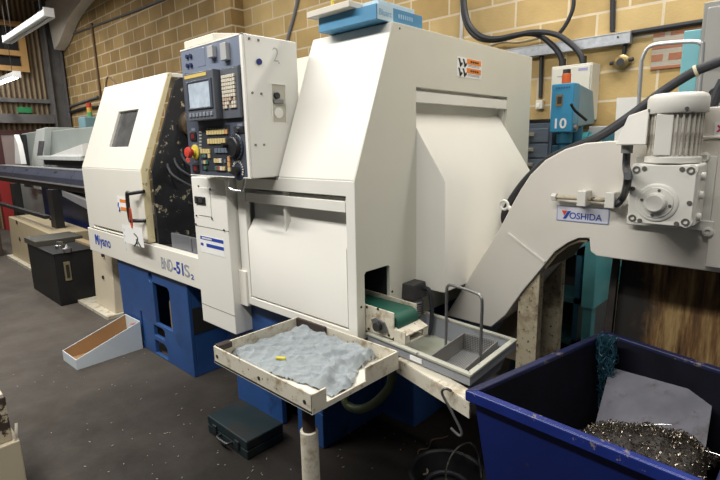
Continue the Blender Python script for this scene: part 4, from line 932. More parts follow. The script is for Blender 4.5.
# long slivers caught on the heap
for (x0,y0,dx,dy,l) in ((-.31,1.80,.8,.55,.085),(-.16,1.86,1,-.1,.10),(-.13,1.66,.7,-.6,.06)):
    d = V((dx,dy,.1)).normalized(); p = V((x0,y0,hz_(x0,y0)+.012))
    o = MB().tube([p-d*l/2,p+V((0,0,.003)),p+d*l/2],.0022,6,3).build('metal_sliver', STEEL)
    tag(o, {.085:'long bright metal sliver lying on the left slope of the chip heap',.10:'long bright metal sliver at the back of the chip heap against the sheet',.06:'short bright metal sliver at the right front of the chip heap'}[l], 'metal sliver', 'slivers on the chip heap')
# teal swarf bundle hung over the back left corner
rnd = random.Random(11); mb = MB(); 
c0 = on(606,334,'Z',.76)
for k in range(230):
    t = rnd.random(); px = 608+rnd.uniform(-10,10)*(1-.55*t)-2*t; py = 330+74*t
    dep = 2.16-.05*rnd.random()
    p = on(px,py,'Y',dep); p.z = min(p.z,.775+.01*rnd.random())
    a = rnd.uniform(0,6.28); r_ = rnd.uniform(.006,.016)
    mb.tube([p+V((r_*math.cos(a+u),-abs(r_*math.sin(a+u)),-.012*u+r_*math.sin(u*2))) for u in (0,1,2,3)], .0022, 4, 2)
q = [(on(597+0*k,334,'Y',2.15),) for k in range(1)]
strip = [(598,334),(603,331),(613,330),(618,333),(616,360),(610,385),(603,404),(600,395),(598,365)]
A = [on(px,py,'Y',2.165) for px,py in strip]; B_ = [on(px,py,'Y',2.135) for px,py in strip]
for P_ in (A, B_):
    for p in P_: p.z = min(p.z, .770)
mb.loft(A, B_)
tag(mb.build('swarf_bundle', NETM, smooth=60), 'teal tangle of swarf hanging in the back left corner of the blue bin', 'swarf', kind='stuff')
# =================================================================== PARTS TRAY TABLE
TX0, TX1, TY0, TY1, TZ = -1.832, -1.190, 1.006, 1.482, .755
tt = thing('tray_table', ((TX0+TX1)/2, (TY0+TY1)/2, 0), 'stained cream steel tray on a single post in front of the lathe', 'table')
MB().box(TX0,TX1,TY0,TY1,.678,.690).build('tray_floor', TRAYF, tt, bevel=.001)
th = .008
MB().box(TX0,TX1,TY0,TY0+th,.679,TZ).build('front_wall', TRAYP, tt, bevel=.002)
MB().box(TX0,TX1,TY1-th,TY1,.679,TZ).build('back_wall', TRAYP, tt, bevel=.002)
MB().box(TX0,TX0+th,TY0,TY1,.679,TZ).build('left_wall', TRAYP, tt, bevel=.002)
ya, yb_ = on(327,403,'X',TX1).y, on(366,378,'X',TX1).y
MB().plate([(TY0,.679),(TY1,.679),(TY1,TZ),(yb_,TZ),(yb_,.700),(ya,.700),(ya,TZ),(TY0,TZ)], [], (TX1-th,0,0), UY, UZ, th).build('notched_wall', TRAYP, tt, bevel=.002)
a, b_ = on(296.5,318,'Y',TY1-.01), on(326.5,333,'Y',TY1-.01)
MB().box(max(a.x,TX0+.01), b_.x, TY1-.022, TY1-th, .700, TZ+.002).build('back_clip', BROWN, tt, bevel=.002)
MB().box(TX0-.001, TX0+.035, TY0+.010, TY0+.075, .735, TZ+.006).build('corner_clip', BROWN, tt, bevel=.003)
mb = []
for x in (TX0+.03,-1.50,TX1-.04): bolt(mb,(x,TY0+.001,.715),(0,-1,0),.008,.003)
bolts(mb, 'rivet', BOLT, tt)
q = on(309.5,440,'Y',1.07); lx, ly = q.x, 1.07
MB().cyl((lx,ly,.0),(lx,ly,Zs := on(309,437,'Y',1.04).z),.034,20).build('post_sleeve', CREAMD, tt, bevel=.002)
MB().cyl((lx,ly,Zs-.02),(lx,ly,.679),.024,18).build('post', BROWN, tt)
mb = MB(); mb.cyl((lx,ly,0),(lx,ly,.012),.11,24); mb.build('foot_plate', BROWN, tt)
mb = MB(); mb.box(lx-.03,lx+.03,ly-.03,1.45,.650,.678); mb.build('support_arm', BROWN, tt)
# rag: rumpled cloth grid cut to its outline
outline = [on(px,py,'Z',.70) for px,py in ((229,352),(248,345),(270,338),(296,331),(305,330),(318,333),(330,336),(345,341),(362,346),(376,351),(382,356),(372,360),(360,368),(356,378),(352,386),(344,393),(331,396),(322,391),(312,386),(296,381),(279,376),(262,369),(246,360))]
def inside(x, y, P_):
    r = False; n = len(P_)
    for i in range(n):
        a, b = P_[i], P_[(i+1) % n]
        if (a.y > y) != (b.y > y) and x < (b.x-a.x)*(y-a.y)/(b.y-a.y)+a.x: r = not r
    return r
def edge(x, y, P_):
    p = V((x,y,0)); best = 9
    for i in range(len(P_)):
        a = V((*P_[i].xy,0)); b = V((*P_[(i+1) % len(P_)].xy,0)); t = max(0, min(1, (p-a).dot(b-a)/max(1e-9,(b-a).length_squared))); best = min(best, (a+(b-a)*t-p).length)
    return best
bm = bmesh.new(); gv = {}; n_x, n_y = 130, 96
def ragz(x, y):
    e_ = edge(x, y, outline)
    u = x*1.0+y*.7; w_ = -x*.7+y
    r1 = (1-abs(noise.noise(V((u*5+.6*noise.noise(V((x*9,y*9,4))),w_*15,1.3)))))**4; r2 = (1-abs(noise.noise(V((u*13,w_*26,5.1)))))**5
    f = r1*.016+r2*.009+noise.noise(V((u*45,w_*40,2)))*.003
    fold = .016*math.exp(-((w_-2.34-.04*math.sin(u*12))/.022)**2)+.026*math.exp(-((x+1.30+.05*math.sin(y*16))/.028)**2)+.016*math.exp(-((x+1.24+.03*math.sin(y*23+1))/.02)**2)
    rise = .020*max(0, min(1, (y-1.30)/.15))
    return .692+min(1, e_/.02)**.6*(.007+f+fold+rise)
for i in range(n_x+1):
    for j in range(n_y+1):
        x = TX0+.012+(TX1-TX0-.024)*i/n_x; y = TY0+.012+(TY1-TY0-.036)*j/n_y
        jx = x+.006*noise.noise(V((x*30,y*30,0))); jy = y+.006*noise.noise(V((x*30,y*30,9)))
        if inside(jx, jy, outline): gv[i,j] = bm.verts.new((x,y,ragz(jx,jy)))
for (i,j) in list(gv):
    if all(k in gv for k in ((i+1,j),(i,j+1),(i+1,j+1))): bm.faces.new((gv[i,j],gv[i+1,j],gv[i+1,j+1],gv[i,j+1]))
bmesh.ops.delete(bm, geom=[v for v in bm.verts if not v.link_faces], context='VERTS')
o = fin(bm, 'cleaning_rag', RAGM, None, smooth=80)
tag(o, 'rumpled grey cotton rag spread over the cream tray table', 'rag')
q = on(281,360,'Z',.712); zr = ragz(q.x,q.y)+.003
tag(MB().obox((q.x,q.y,zr+.004),(1,.55,0),(-.55,1,0),(0,0,1),.022,.007,.005).build('cutting_insert', mat('insert_yellow', (.60,.52,.06), .5), bevel=.002), 'small yellow plastic piece lying on the grey rag', 'plastic piece')
# =================================================================== FLOOR THINGS
tc_ = thing('tool_case', (-2.19, 1.355, 0), 'dark teal flat tool case lying on the oily floor before the lathe', 'case')
MB().box(-2.385,-1.995,1.238,1.475,.0,.052).build('lower_shell', CASE, tc_, bevel=.008, seg=3)
MB().box(-2.385,-1.995,1.238,1.475,.054,.106).build('lid', CASE, tc_, bevel=.008, seg=3)
for x in (-2.30,-2.08):
    MB().box(x-.018,x+.018,1.228,1.240,.035,.080).build('latch', mat('latch_dark', (.03,.035,.04), .4,.5), tc_, bevel=.003)
MB().tube([(-2.245,1.238,.045),(-2.24,1.212,.045),(-2.22,1.207,.045),(-2.16,1.207,.045),(-2.14,1.212,.045),(-2.135,1.238,.045)],.008,8,4).build('handle', BLACK, tc_)
# cardboard pick bin
kb_ = thing('cardboard_bin', (-3.98, 1.26, 0), 'open white cardboard pick bin with sloping sides on the floor', 'box')
p0, p1, p2, p3 = V((-3.84,1.01,0)), V((-3.862,1.505,0)), V((-4.135,1.50,0)), V((-4.115,1.0,0))
t_ = .006
def side(mb, a, b, ha, hb, inn):
    a, b, inn = V(a), V(b), V(inn).normalized()*t_
    mb.mat(0); n0 = len(mb.bm.faces)
    mb.hexa([a,b,b+inn,a+inn,a+UZ*ha,b+UZ*hb,b+inn+UZ*hb,a+inn+UZ*ha]); mb.bm.faces.ensure_lookup_table()
    return mb
def cside(name, a, b, ha, hb, inn):
    outer = side(MB(), a, b, ha, hb, inn).build(name, CARDW, kb_)
    i_ = V(inn).normalized()*t_
    mb = MB(); mb.hexa([V(a)+i_,V(b)+i_,V(b)+i_*1.25,V(a)+i_*1.25,V(a)+i_+UZ*(ha-.002),V(b)+i_+UZ*(hb-.002),V(b)+i_*1.25+UZ*(hb-.002),V(a)+i_*1.25+UZ*(ha-.002)])
    mb.build('brown_liner', CARDB, outer)
hF, hB = .078, .232
cside('side_wall', p0, p1, hF, hB, (-1,0,0)); cside('side_wall', p3, p2, hF, hB, (1,0,0)); side(MB(), p0+V((-t_,0,0)), p3+V((t_,0,0)), hF, hF, (0,1,0)).build('front_wall', CARDW, kb_)
bw = side(MB(), p1+V((-t_,0,0)), p2+V((t_,0,0)), hB, hB, (0,-1,0)).build('back_wall', CARDW, kb_)
MB().obox((-3.99,1.4945,.185),(1,-.02,.35),UY,(0,0,1),.06,.0008,.006).build('pink_mark', mat('pink_print', (.75,.42,.42), .6), bw)
MB().hexa([p0+V((-t_,t_,.001)),p1+V((-t_,-t_,.001)),p2+V((t_,-t_,.001)),p3+V((t_,t_,.001)),p0+V((-t_,t_,.006)),p1+V((-t_,-t_,.006)),p2+V((t_,-t_,.006)),p3+V((t_,t_,.006))]).build('bottom', CARDB, kb_)
# olive hose drooping behind the tray table
pts = [on(px,py,'Y',y) for px,py,y in ((394,372,1.58),(391,382,1.57),(384,394,1.56),(373,404,1.55),(361,409,1.55),(350,407,1.55),(345,400,1.56),(346,391,1.60),(350,380,1.66))]
pts[0].z = .70; 
tag(MB().tube(pts,.021,12,6).build('coolant_hose', HOSEG), 'olive green hose looping down behind the cream tray table', 'hose')
# black tub and loose wire
q = on(452,486,'Z',.0); bc = V((-1.10,1.72,0))
tb_ = thing('black_tub', (bc.x,bc.y,0), 'round black tub on the floor under the drip tray', 'tub')
MB().lathe(bc,(0,0,1),[(.13,0),(.165,.10),(.175,.10),(.178,.108),(.165,.112),(.155,.105),(.122,.012),(.0,.012)],40).build('tub_shell', mat('tub_black', (.012,.012,.013), .5), tb_)
MB().tube([V((bc.x+.10*math.cos(a),bc.y+.10*math.sin(a),.03)) for a in [k*.45 for k in range(15)]],.012,8,2).build('inner_coil', RUBBER, tb_)
pts = [on(px,py,'Z',z) for px,py,z in ((446,484,.12),(446,470,.13),(451,456,.14),(460,446,.15),(470,443,.13),(477,452,.12),(480,468,.115),(481,478,.11))]
tag(MB().tube(pts,.0045,8,5).build('wire_loop', STEEL), 'bright wire loop arching over the black tub', 'wire')
pts = [on(px,py,'Z',.006) for px,py in ((448,436),(442,438),(432,440),(428,448),(419,450),(418,458),(420,468))]
tag(MB().tube(pts,.004,6,4).build('swarf_wire', mat('swarf_brown', (.20,.15,.10), .5,.6)), 'thin brown curl of swarf on the floor left of the black tub', 'wire')
q = on(423,474,'Z',.02); tag(MB().tube([V((q.x+.025*math.cos(a),q.y+.018*math.sin(a),.012+.004*a)) for a in [k*.6 for k in range(14)]],.005,6,2).build('swarf_curl', mat('swarf_pale', (.34,.30,.24), .4,.6)), 'pale tight curl of swarf beside the black tub', 'swarf')
# swarf crumbs scattered over the floor
rnd = random.Random(5); mb = MB()
for k in range(420):
    x, y = rnd.uniform(-4.2,-.9), rnd.uniform(.6,2.0)
    if (x < -1.77 and y > 1.50) or (-2.42 < x < -1.96 and 1.20 < y < 1.5) or (-4.2 < x < -3.8 and .95 < y < 1.55): continue
    if math.hypot(x-bc.x,y-bc.y) < .2 or (x > -.86 and y > 1.3): continue
    if rnd.random() > .25+.75*math.exp(-((x+1.9)/.7)**2): continue
    a = rnd.uniform(0,6.28); mb.obox((x,y,.002),(math.cos(a),math.sin(a),0),(-math.sin(a),math.cos(a),0),UZ,rnd.uniform(.002,.007),.0018,.0016)
tag(mb.build('floor_swarf', mat('swarf_crumb', (.34,.31,.26), .5,.4), smooth=0), 'metal crumbs scattered over the oily floor in front of the lathe', 'metal crumbs', kind='stuff')
# =================================================================== LEFT: BAR FEEDER AND CABINETS
bf = thing('bar_feeder', (-7.6, 1.95, 0), 'long slate bar feeder trough running out from the left end of the lathe', 'bar feeder')
xs = [-10.4, on(12,172,'Y',1.9).x, on(37,174,'Y',1.9).x, on(70,178,'Y',1.9).x, -4.80]
for a, b_ in zip(xs, xs[1:]):
    s_ = MB().prism([(1.90,1.185),(1.90,1.255),(1.965,1.345),(2.10,1.345),(2.10,1.185)], 'X', a+.012, b_-.012).build('trough_cover', FEED, bf, bevel=.004)
    m_ = (a+b_)/2; MB().obox((m_,1.942,1.312),UX,V((0,.065,.09)),V((0,-.09,.065)),.05,.012,.004).build('cover_catch', BLACK, s_)
MB().box(-10.4,-4.80,1.888,1.90,1.168,1.185).build('front_rail', FEEDL, bf)
MB().box(-10.4,-4.80,1.96,2.11,1.345,1.356).build('top_rail', FEEDL, bf)
MB().box(-10.4,-4.82,1.92,2.08,1.10,1.168).build('beam', BLACK, bf)
for px in (12, 48):
    q = on(px, 210, 'Y', 1.80); MB().box(q.x-.10,q.x+.10,1.84,1.94,.60,1.10).build('post', BLACK, bf)
mb = MB(); mb.box(-9.4,-6.9,1.70,1.76,.76,.80); mb.build('cross_arm', BLACK, bf)
MB().hexa([(-6.9,1.92,1.02),(-4.95,1.92,.78),(-4.95,2.4,.78),(-6.9,2.4,1.02),(-6.9,1.92,1.10),(-4.95,1.92,.93),(-4.95,2.4,.93),(-6.9,2.4,1.10)]).build('inclined_guide', FEEDL, bf, bevel=.01)
sb = MB(); sb.prism([(-8.82,.04),(-6.7,.04),(-6.62,.60),(-8.70,.64)], 'Y', 1.68, 2.10); sb = sb.build('cream_base', mat('feeder_cream', (.52,.43,.28), .5, var=.05), bf, bevel=.01)
MB().box(-8.9,-6.68,1.62,2.16,0,.04).build('foot_plate', CREAMD, bf)
mb = []
for px, py in ((17,222),(20,239),(50.5,218)): q = on(px,py,'Y',1.68); bolt(mb,(q.x,1.681,q.z),(0,-1,0),.03,.01)
bolts(mb, 'bolt', BOLT, sb)
ls = MB().hexa([(-5.33,1.66,.03),(-4.83,1.66,.03),(-4.83,2.1,.03),(-5.33,2.1,.03),(-5.31,1.70,1.10),(-4.81,1.70,1.10),(-4.81,2.1,1.10),(-5.31,2.1,1.10)]).build('end_leg', mat('leg_cream', (.66,.58,.44), .45, var=.04), bf, bevel=.008)
MB().box(-5.62,-4.79,1.57,2.2,0,.03).build('foot_plate', CREAMD, bf)
mb = []
for px, py in ((104.5,277),(104,255)): q = on(px,py,'Y',1.68); bolt(mb,(q.x,q.y,q.z),(0,-1,0),.018,.02)
bolts(mb, 'bolt', BOLT, ls)
bc_ = thing('black_cabinet', (-6.1, 1.63, 0), 'low black steel cabinet on the floor below the bar feeder', 'cabinet')
MB().box(-6.60,-5.60,1.41,1.86,0,.545).build('body', mat('cabinet_black', (.010,.010,.011), .5, var=.3, spec=.3), bc_, bevel=.008)
MB().box(-6.66,-6.2,1.40,1.88,.546,.61).build('raised_ledge', mat('ledge_olive', (.06,.058,.045), .5), bc_, bevel=.006)
MB().box(-6.19,-5.59,1.40,1.87,.546,.556).build('top', mat('cabinet_black', (.016,.016,.017), .45), bc_)
q = on(67.5,271,'X',-5.60); MB().box(-5.601,-5.585,q.y-.03,q.y+.03,q.z-.10,q.z+.10).build('door_plate', mat('plate_brassy', (.25,.22,.14), .4,.5), bc_, bevel=.004)
MB().box(-5.587,-5.575,q.y-.014,q.y+.014,q.z-.07,q.z+.07).build('handle', BLACK, bc_, bevel=.003)
q = on(55,247,'Z',.575)
tag(MB().lathe((q.x,q.y+.05,.5565),(0,0,1),[(.05,0),(.05,.03),(.03,.035),(.03,.07),(.0,.07)],16).build('metal_fitting', STEEL), 'bright metal fitting on top of the low black cabinet, the left one', 'fitting', 'fittings on the black cabinet')
tag(MB().lathe((q.x+.30,q.y+.03,.5565),(0,0,1),[(.04,0),(.045,.04),(.025,.05),(.0,.09)],16).build('metal_fitting', DSTEEL), 'dull metal fitting on top of the low black cabinet, the right one', 'fitting', 'fittings on the black cabinet')
tag(MB().box(-6.15,-5.66,1.78,1.86,.5565,.585).build('wooden_batten', mat('batten_tan', (.38,.28,.15), .6), bevel=.003), 'tan wooden batten lying along the back of the low black cabinet', 'batten')
mv = thing('pump_unit', (-5.9, 2.56, 0), 'dark pump unit with pale pipe end behind the low black cabinet', 'pump')
MB().box(-6.5,-5.4,2.42,2.7,0,.74).build('tank', mat('tank_dark', (.05,.05,.052), .5), mv, bevel=.01)
MB().cyl((-6.3,2.5,.78),(-5.95,2.46,.84),.035,12).build('pipe_end', STEEL, mv)
MB().lathe((-5.75,2.56,.741),(0,0,1),[(.12,0),(.12,.10),(.08,.14),(0,.14)],20).build('motor', BLACK, mv)
# dark blue machine base and red box behind the feeder
tag(MB().box(-8.9,-6.95,2.20,2.50,0,1.05).build('blue_skip', mat('skip_blue', (.015,.03,.13), .5, var=.3), bevel=.01), 'dark blue steel bin in shade behind the bar feeder', 'bin')
q = on(3,200,'Y',2.3); tag(MB().box(XL+.1,q.x+.15,2.25,2.5,0,1.02).build('red_cabinet', mat('cabinet_red', (.30,.02,.02), .5)), 'red steel cabinet at the far left beyond the bar feeder', 'cabinet')
tag(MB().box(-11.9,-9.1,1.35,1.62,0,.52).build('brown_crate', mat('crate_brown', (.055,.035,.025), .7, var=.3), bevel=.01), 'dark brown crate on the floor at the left picture edge', 'crate')
tag(MB().box(-11.2,-8.95,1.02,1.30,0,.14).build('grey_pallet', mat('pallet_slate', (.07,.085,.10), .7, var=.2), bevel=.01), 'low slate grey pallet on the floor before the brown crate', 'pallet')
# far grey machine
fm = thing('grey_machine', (-9.2, 3.0, 0), 'pale grey enclosed machine standing beyond the bar feeder', 'machine')
a, b_ = on(48,128,'Y',2.56), on(96,131,'Y',2.56)
MB().box(on(47,140,'Y',2.56).x, on(98,140,'Y',2.56).x, 2.56, 3.0, 0, 1.90).build('enclosure', FARG, fm, bevel=.02)
a = on(38.5,128,'Y',2.5); b_ = on(48,128,'Y',2.5); c_ = on(34.5,166,'Y',2.5); d_ = on(46,166,'Y',2.5)
fr = MB().prism([(c_.x-.1,.9),(d_.x-.08,.9),(d_.x,1.40),(b_.x,1.95),(a.x,1.93),(c_.x,1.40)], 'Y', 2.46, 2.9).build('front_column', FARW, fm, bevel=.015)
q0, q1, q2, q3 = [on(px,py,'Y',2.459) for px,py in ((37.5,155.5),(42.3,155.5),(44.3,141),(39.3,141))]
MB().prism([(p.x,p.z) for p in (q0,q1,q2,q3)], 'Y', 2.452, 2.462).build('dark_window', mat('window_slate', (.10,.11,.13), .2), fr)
MB().prism([(on(26,166,'Y',2.6).x,.9),(on(36,166,'Y',2.6).x,.9),(on(37.5,130,'Y',2.6).x,1.92),(on(22,131,'Y',2.6).x,1.90)], 'Y', 2.58, 3.0).build('left_panel', FARG, fm, bevel=.015)
MB().prism([(on(23,166,'Y',2.55).x,.9),(on(28,166,'Y',2.55).x,.9),(on(24,131,'Y',2.55).x,1.88),(on(19.5,132,'Y',2.55).x,1.86)], 'Y', 2.52, 2.575).build('dark_edge', SASH, fm)
MB().box(on(30,170,'Y',2.7).x-1.2, on(90,170,'Y',2.7).x, 2.66, 3.0, 0, .9).build('plinth', FARG, fm)
sh = MB().box(on(46,163,'Y',2.40).x, on(88,163,'Y',2.40).x, 2.30, 2.558, 1.44, 1.50).build('shelf', FARW, fm, bevel=.006)
MB().box(on(46,163,'Y',2.40).x+.05, on(88,163,'Y',2.40).x, 2.36, 2.558, 1.36, 1.44).build('shelf_gap_shade', SASH, fm)  # solid dark block, shade of the gap under the shelf put into its colour
q = on(63,152,'Y',2.40); q2 = on(88,146,'Y',2.40)
tag(MB().hexa([(q.x-.35,2.33,1.501),(q2.x,2.33,1.501),(q2.x,2.54,1.501),(q.x-.30,2.54,1.501),(q.x-.35,2.33,1.508),(q2.x,2.33,1.66),(q2.x,2.54,1.70),(q.x-.30,2.54,1.58)]).build('paper_stack', PAPER), 'white papers propped on the shelf of the far grey machine', 'paper')
q = on(20,155,'Y',2.24)
tag(MB().prism([(q.x-.25,1.36),(q.x+.18,1.36),(q.x+.12,1.70),(q.x-.02,1.86),(q.x-.12,1.60)], 'Y', 2.20, 2.28).build('plastic_sack', PAPER, bevel=.01), 'white plastic sack standing on the bar feeder trough', 'sack')
# machine with signal lamp
q = on(87.5,124,'Y',3.25)
sm = thing('signal_machine', (q.x,3.3,0), 'pale blue machine head with red and green signal lamp near the wall', 'machine')
z0 = on(87.5,131,'Y',3.25).z; z1 = on(87.5,117,'Y',3.25).z
MB().box(q.x-.15,q.x+.17,3.15,3.5,z0,z1).build('head', mat('pale_blue_paint', (.20,.36,.42), .5), sm, bevel=.02)
MB().box(q.x-.12,q.x+.2,3.2,3.45,0,z0).build('pedestal', mat('pedestal_navy', (.02,.03,.07), .5), sm)
q1 = on(88.5,110,'Y',3.3); h_ = on(88,103,'Y',3.3).z-z1
for k, (n_m, c_) in enumerate((('lamp_green', (.10,.35,.12)), ('lamp_amber', (.65,.42,.08)), ('lamp_red', (.55,.06,.03)))):
    MB().cyl((q.x+.03,3.3,z1+h_*k/3),(q.x+.03,3.3,z1+h_*(k+.98)/3),.042,16).build('signal_lamp', mat(n_m, c_, .35), sm)
# =================================================================== BACK WALL FITTINGS
a, b_ = on(506.7,52,'Y',3.89), on(631,31.7,'Y',3.89)
tr = thing('cable_trunking', (-1.5,3.92,2.27), 'galvanised cable trunking fixed along the tan block wall', 'trunking')
MB().box(-2.35,b_.x,3.885,3.948,2.238,2.312).build('trunk_body', GALV, tr, bevel=.003)
MB().box(-2.35,b_.x,3.880,3.949,2.312,2.318).build('trunk_lid', mat('lid_galv_pale', (.52,.52,.50), .45, .4), tr)
mb = MB(); q = on(618,37,'Y',3.885); mb.cyl((q.x,3.886,q.z),(q.x,3.880,q.z),.007,10); mb.build('lid_screw', BOLT, tr)
def wc(px, r, name, lbl, cat, m=RUBBER, y=None, sub=5):
    return tag(MB().tube([on(x,yy,'Y',y or (YW-r)) for x,yy in px], r, 10, sub).build(name, m), lbl, cat, {'conduit':'conduits on the tan wall','black_cable':'black cables over the trunking'}.get(name))
wc([(631.5,33),(703,21.5),(722,18)], .018, 'conduit', 'dark conduit continuing right from the galvanised trunking', 'conduit', sub=1)
wc([(613,-6),(612.5,31.5)], .018, 'conduit', 'black conduit dropping from above onto the galvanised trunking', 'conduit', sub=1)
a = on(461.5,20,'Y',YW-.014)
tag(MB().cyl((a.x,YW-.014,0),(a.x,YW-.014,ZC-.02),.014,10).build('conduit', mat('conduit_pale', (.62,.62,.60), .4)), 'pale steel conduit rising behind the tall lathe cover', 'conduit', 'conduits on the tan wall')
wc([(462.5,-4),(463.5,14),(468,28),(478,38),(492,40.5),(507,38),(524,34),(539,35.5),(552,45),(560,55),(562.5,66)], .020, 'black_cable', 'black cable looping over the trunking to the left top of the control box', 'cable', y=3.855)
wc([(464,-4),(466,14),(471,27),(482,36.5),(497,38.5),(516,35),(535,32),(556,34.5),(572,45),(581,56),(583,66)], .020, 'black_cable', 'black cable looping over the trunking to the right top of the control box', 'cable', y=3.808)
wc([(574,-4),(572.5,10),(565,26),(556,37)], .015, 'black_cable', 'black cable hanging down from above to the trunking', 'cable', y=3.86)
wc([(490,46),(502,42),(520,42),(545,36)], .012, 'beige_cable', 'beige cable running above the galvanised trunking', 'cable', m=mat('cable_beige', (.55,.47,.30), .5), y=3.92)
wc([(541.5,56),(540.5,98)], .016, 'conduit', 'black conduit hanging below the trunking to the small socket', 'conduit', sub=1)
a = on(538.7,104.5,'Y',3.9)
sk = thing('wall_socket', (a.x,3.93,a.z), 'small cream socket on the wall under the black conduit', 'socket')
MB().box(a.x-.028,a.x+.028,3.90,3.949,a.z-.035,a.z+.035).build('socket_box', CTRL, sk, bevel=.006)
MB().box(a.x-.018,a.x+.004,3.894,3.90,a.z-.022,a.z+.01).build('switch', WHITE, sk, bevel=.002)
q = on(620.3,62,'Y',3.9)
bl = thing('brass_valve', (q.x,3.93,q.z), 'round brass pipe fitting hanging under the end of the trunking', 'fitting')
MB().lathe((q.x,3.950,q.z),(0,-1,0),[(.03,0),(.05,.015),(.052,.035),(.03,.05),(.018,.05),(.018,.045),(.0,.045)],24).build('brass_ring', BRASS, bl)
MB().cyl((q.x,3.905,q.z),(q.x,3.896,q.z),.026,16).build('bore_shade', BOLT, bl)  # raised dark disc, coloured as the shade inside the ring's hole
MB().cyl((q.x-.075,3.925,q.z+.0),(q.x+.075,3.925,q.z+.012),.014,12).build('cross_bar', BOLT, bl)
t0 = on(622.5,44,'Y',3.92); MB().cyl((q.x+.01,3.93,q.z+.04),(q.x+.015,3.93,2.2385),.014,12).build('drop_pipe', BOLT, bl)
# control box
a, b_ = on(551,67.5,'Y',3.76), on(588,120,'Y',3.76)
cb = thing('control_box', ((a.x+b_.x)/2,3.85,b_.z), 'cream control box on the wall behind the blue drilling machine', 'control box')
MB().box(a.x,b_.x,3.775,3.948,b_.z+.005,a.z+.005).build('enclosure', CTRL, cb, bevel=.005)
MB().box(a.x+.012,b_.x-.008,3.762,3.7745,b_.z+.02,a.z-.012).build('door', CTRL, cb, bevel=.004)
MB().box(b_.x-.09,b_.x-.025,3.7605,3.763,a.z-.045,a.z-.028).build('maker_strip', mat('strip_lilac', (.33,.31,.55), .5), cb)
MB().box(a.x+.05,a.x+.10,3.7605,3.763,a.z-.075,a.z-.068).build('print_line', GREYL, cb)
for px in (562.5,583): q = on(px,64,'Y',3.83); MB().cyl((q.x,3.83,a.z+.004),(q.x,3.83,a.z+.06),.024,14).build('cable_gland', BLACK, cb)
# bench drill
Y0 = 3.30
f0, f1, f2 = on(551,84.5,'Y',Y0), on(570.5,84,'Y',Y0), on(571.5,132,'Y',Y0)
dr = thing('pillar_drill', ((f0.x+f2.x)/2, 3.5, 0), 'blue pillar drill with white number ten on its head', 'drill')
hx0, hx1, hz0, hz1 = f0.x+.005, f2.x, f2.z, f0.z
mb = MB(); mb.box(hx0,hx1,Y0,Y0+.10,hz0,hz1); hd_ = mb.build('belt_cover', DRILLB, dr, bevel=.008)
mb = MB(); mb.hexa([(hx0+.005,Y0+.101,hz0+.03),(hx1-.002,Y0+.101,hz0+.03),(hx1-.002,Y0+.44,hz0+.06),(hx0+.02,Y0+.44,hz0+.06),(hx0+.005,Y0+.101,hz1-.002),(hx1-.002,Y0+.101,hz1-.002),(hx1-.002,Y0+.36,hz1-.03),(hx0+.02,Y0+.36,hz1-.03)]); mb.build('side_cover', DRILLS, dr, bevel=.01)
q = on(564.5,128,'Y',Y0); zt = on(564,122,'Y',Y0).z
text('10', (hx0+.035,Y0-.001,hz0+.025), UX, UZ, .065, PAPER, 'painted_number', hd_, width=.075, bold=.02)
a, b_ = on(556.5,95,'Y',Y0), on(562.5,106,'Y',Y0); pl = MB().box(a.x,b_.x,Y0-.004,Y0,b_.z,a.z).build('data_plate', BRASS, hd_)
MB().box(a.x+.01,b_.x-.006,Y0-.006,Y0-.003,b_.z+.015,b_.z+.06).build('plate_print', INKK, pl)
mb = MB(); 
for k in range(6): mb.box(hx0+.03+k*.016,hx0+.041+k*.016,Y0-.002,Y0,hz1-.032,hz1-.022)
mb.build('maker_print', mat('print_navy', (.02,.10,.22), .5), hd_)
MB().cyl((hx0+.07,Y0+.06,hz1),(hx0+.07,Y0+.06,hz1+.065),.028,18).build('warning_lamp', mat('lamp_orange', (.65,.12,.03), .35), dr, bevel=.004)
MB().cyl((hx0+.07,Y0+.06,hz1+.065),(hx0+.07,Y0+.06,hz1+.09),.024,18).build('lamp_cap', BOLT, dr)
a, b_ = on(571,104,'Y',Y0-.05), on(579,117,'Y',Y0+.02); lv = MB().tube([a,(a+b_)/2,b_+V((.03,.05,-.02))],.009,8,3).build('feed_lever', BLACK, dr)
MB().cyl((hx1+.001,Y0+.04,hz0+.03),(hx1+.02,Y0+.04,hz0+.03),.022,14).build('feed_hub', DSTEEL, dr)
MB().lathe((hx0+.075,Y0+.07,hz0-.14),(0,0,1),[(.012,0),(.035,.03),(.035,.06),(.05,.07),(.05,.14),(.0,.14)],20).build('chuck', mat('chuck_blue', (.02,.13,.22), .4,.3), dr)
a = on(566,139,'Y',3.55); b_ = on(598,139,'Y',3.55)
mb = MB(); mb.cyl((a.x-.02,3.55,a.z-.03),(b_.x-.05,3.55,b_.z-.01),.062,20); mb.cyl((b_.x-.05,3.55,b_.z-.01),(b_.x,3.55,b_.z-.01),.045,16); mb.build('motor', TEALD, dr)
MB().cyl((hx0+.10,3.50,.04),(hx0+.10,3.50,hz0+.05),.045,20).build('column', MACHB, dr)
MB().box(hx0+.03,hx0+.24,Y0-.1,3.70,0,.04).build('base_plate', MACHB, dr, bevel=.01)
MB().box(hx0+.01,hx0+.25,Y0-.02,3.45,1.36,1.40).build('work_table', mat('table_oily', (.10,.095,.08), .5,.5), dr, bevel=.004)
MB().box(hx0-.02,hx0+.18,Y0+.10,3.44,1.44,1.56).build('gear_housing', MACHB, dr, bevel=.01)
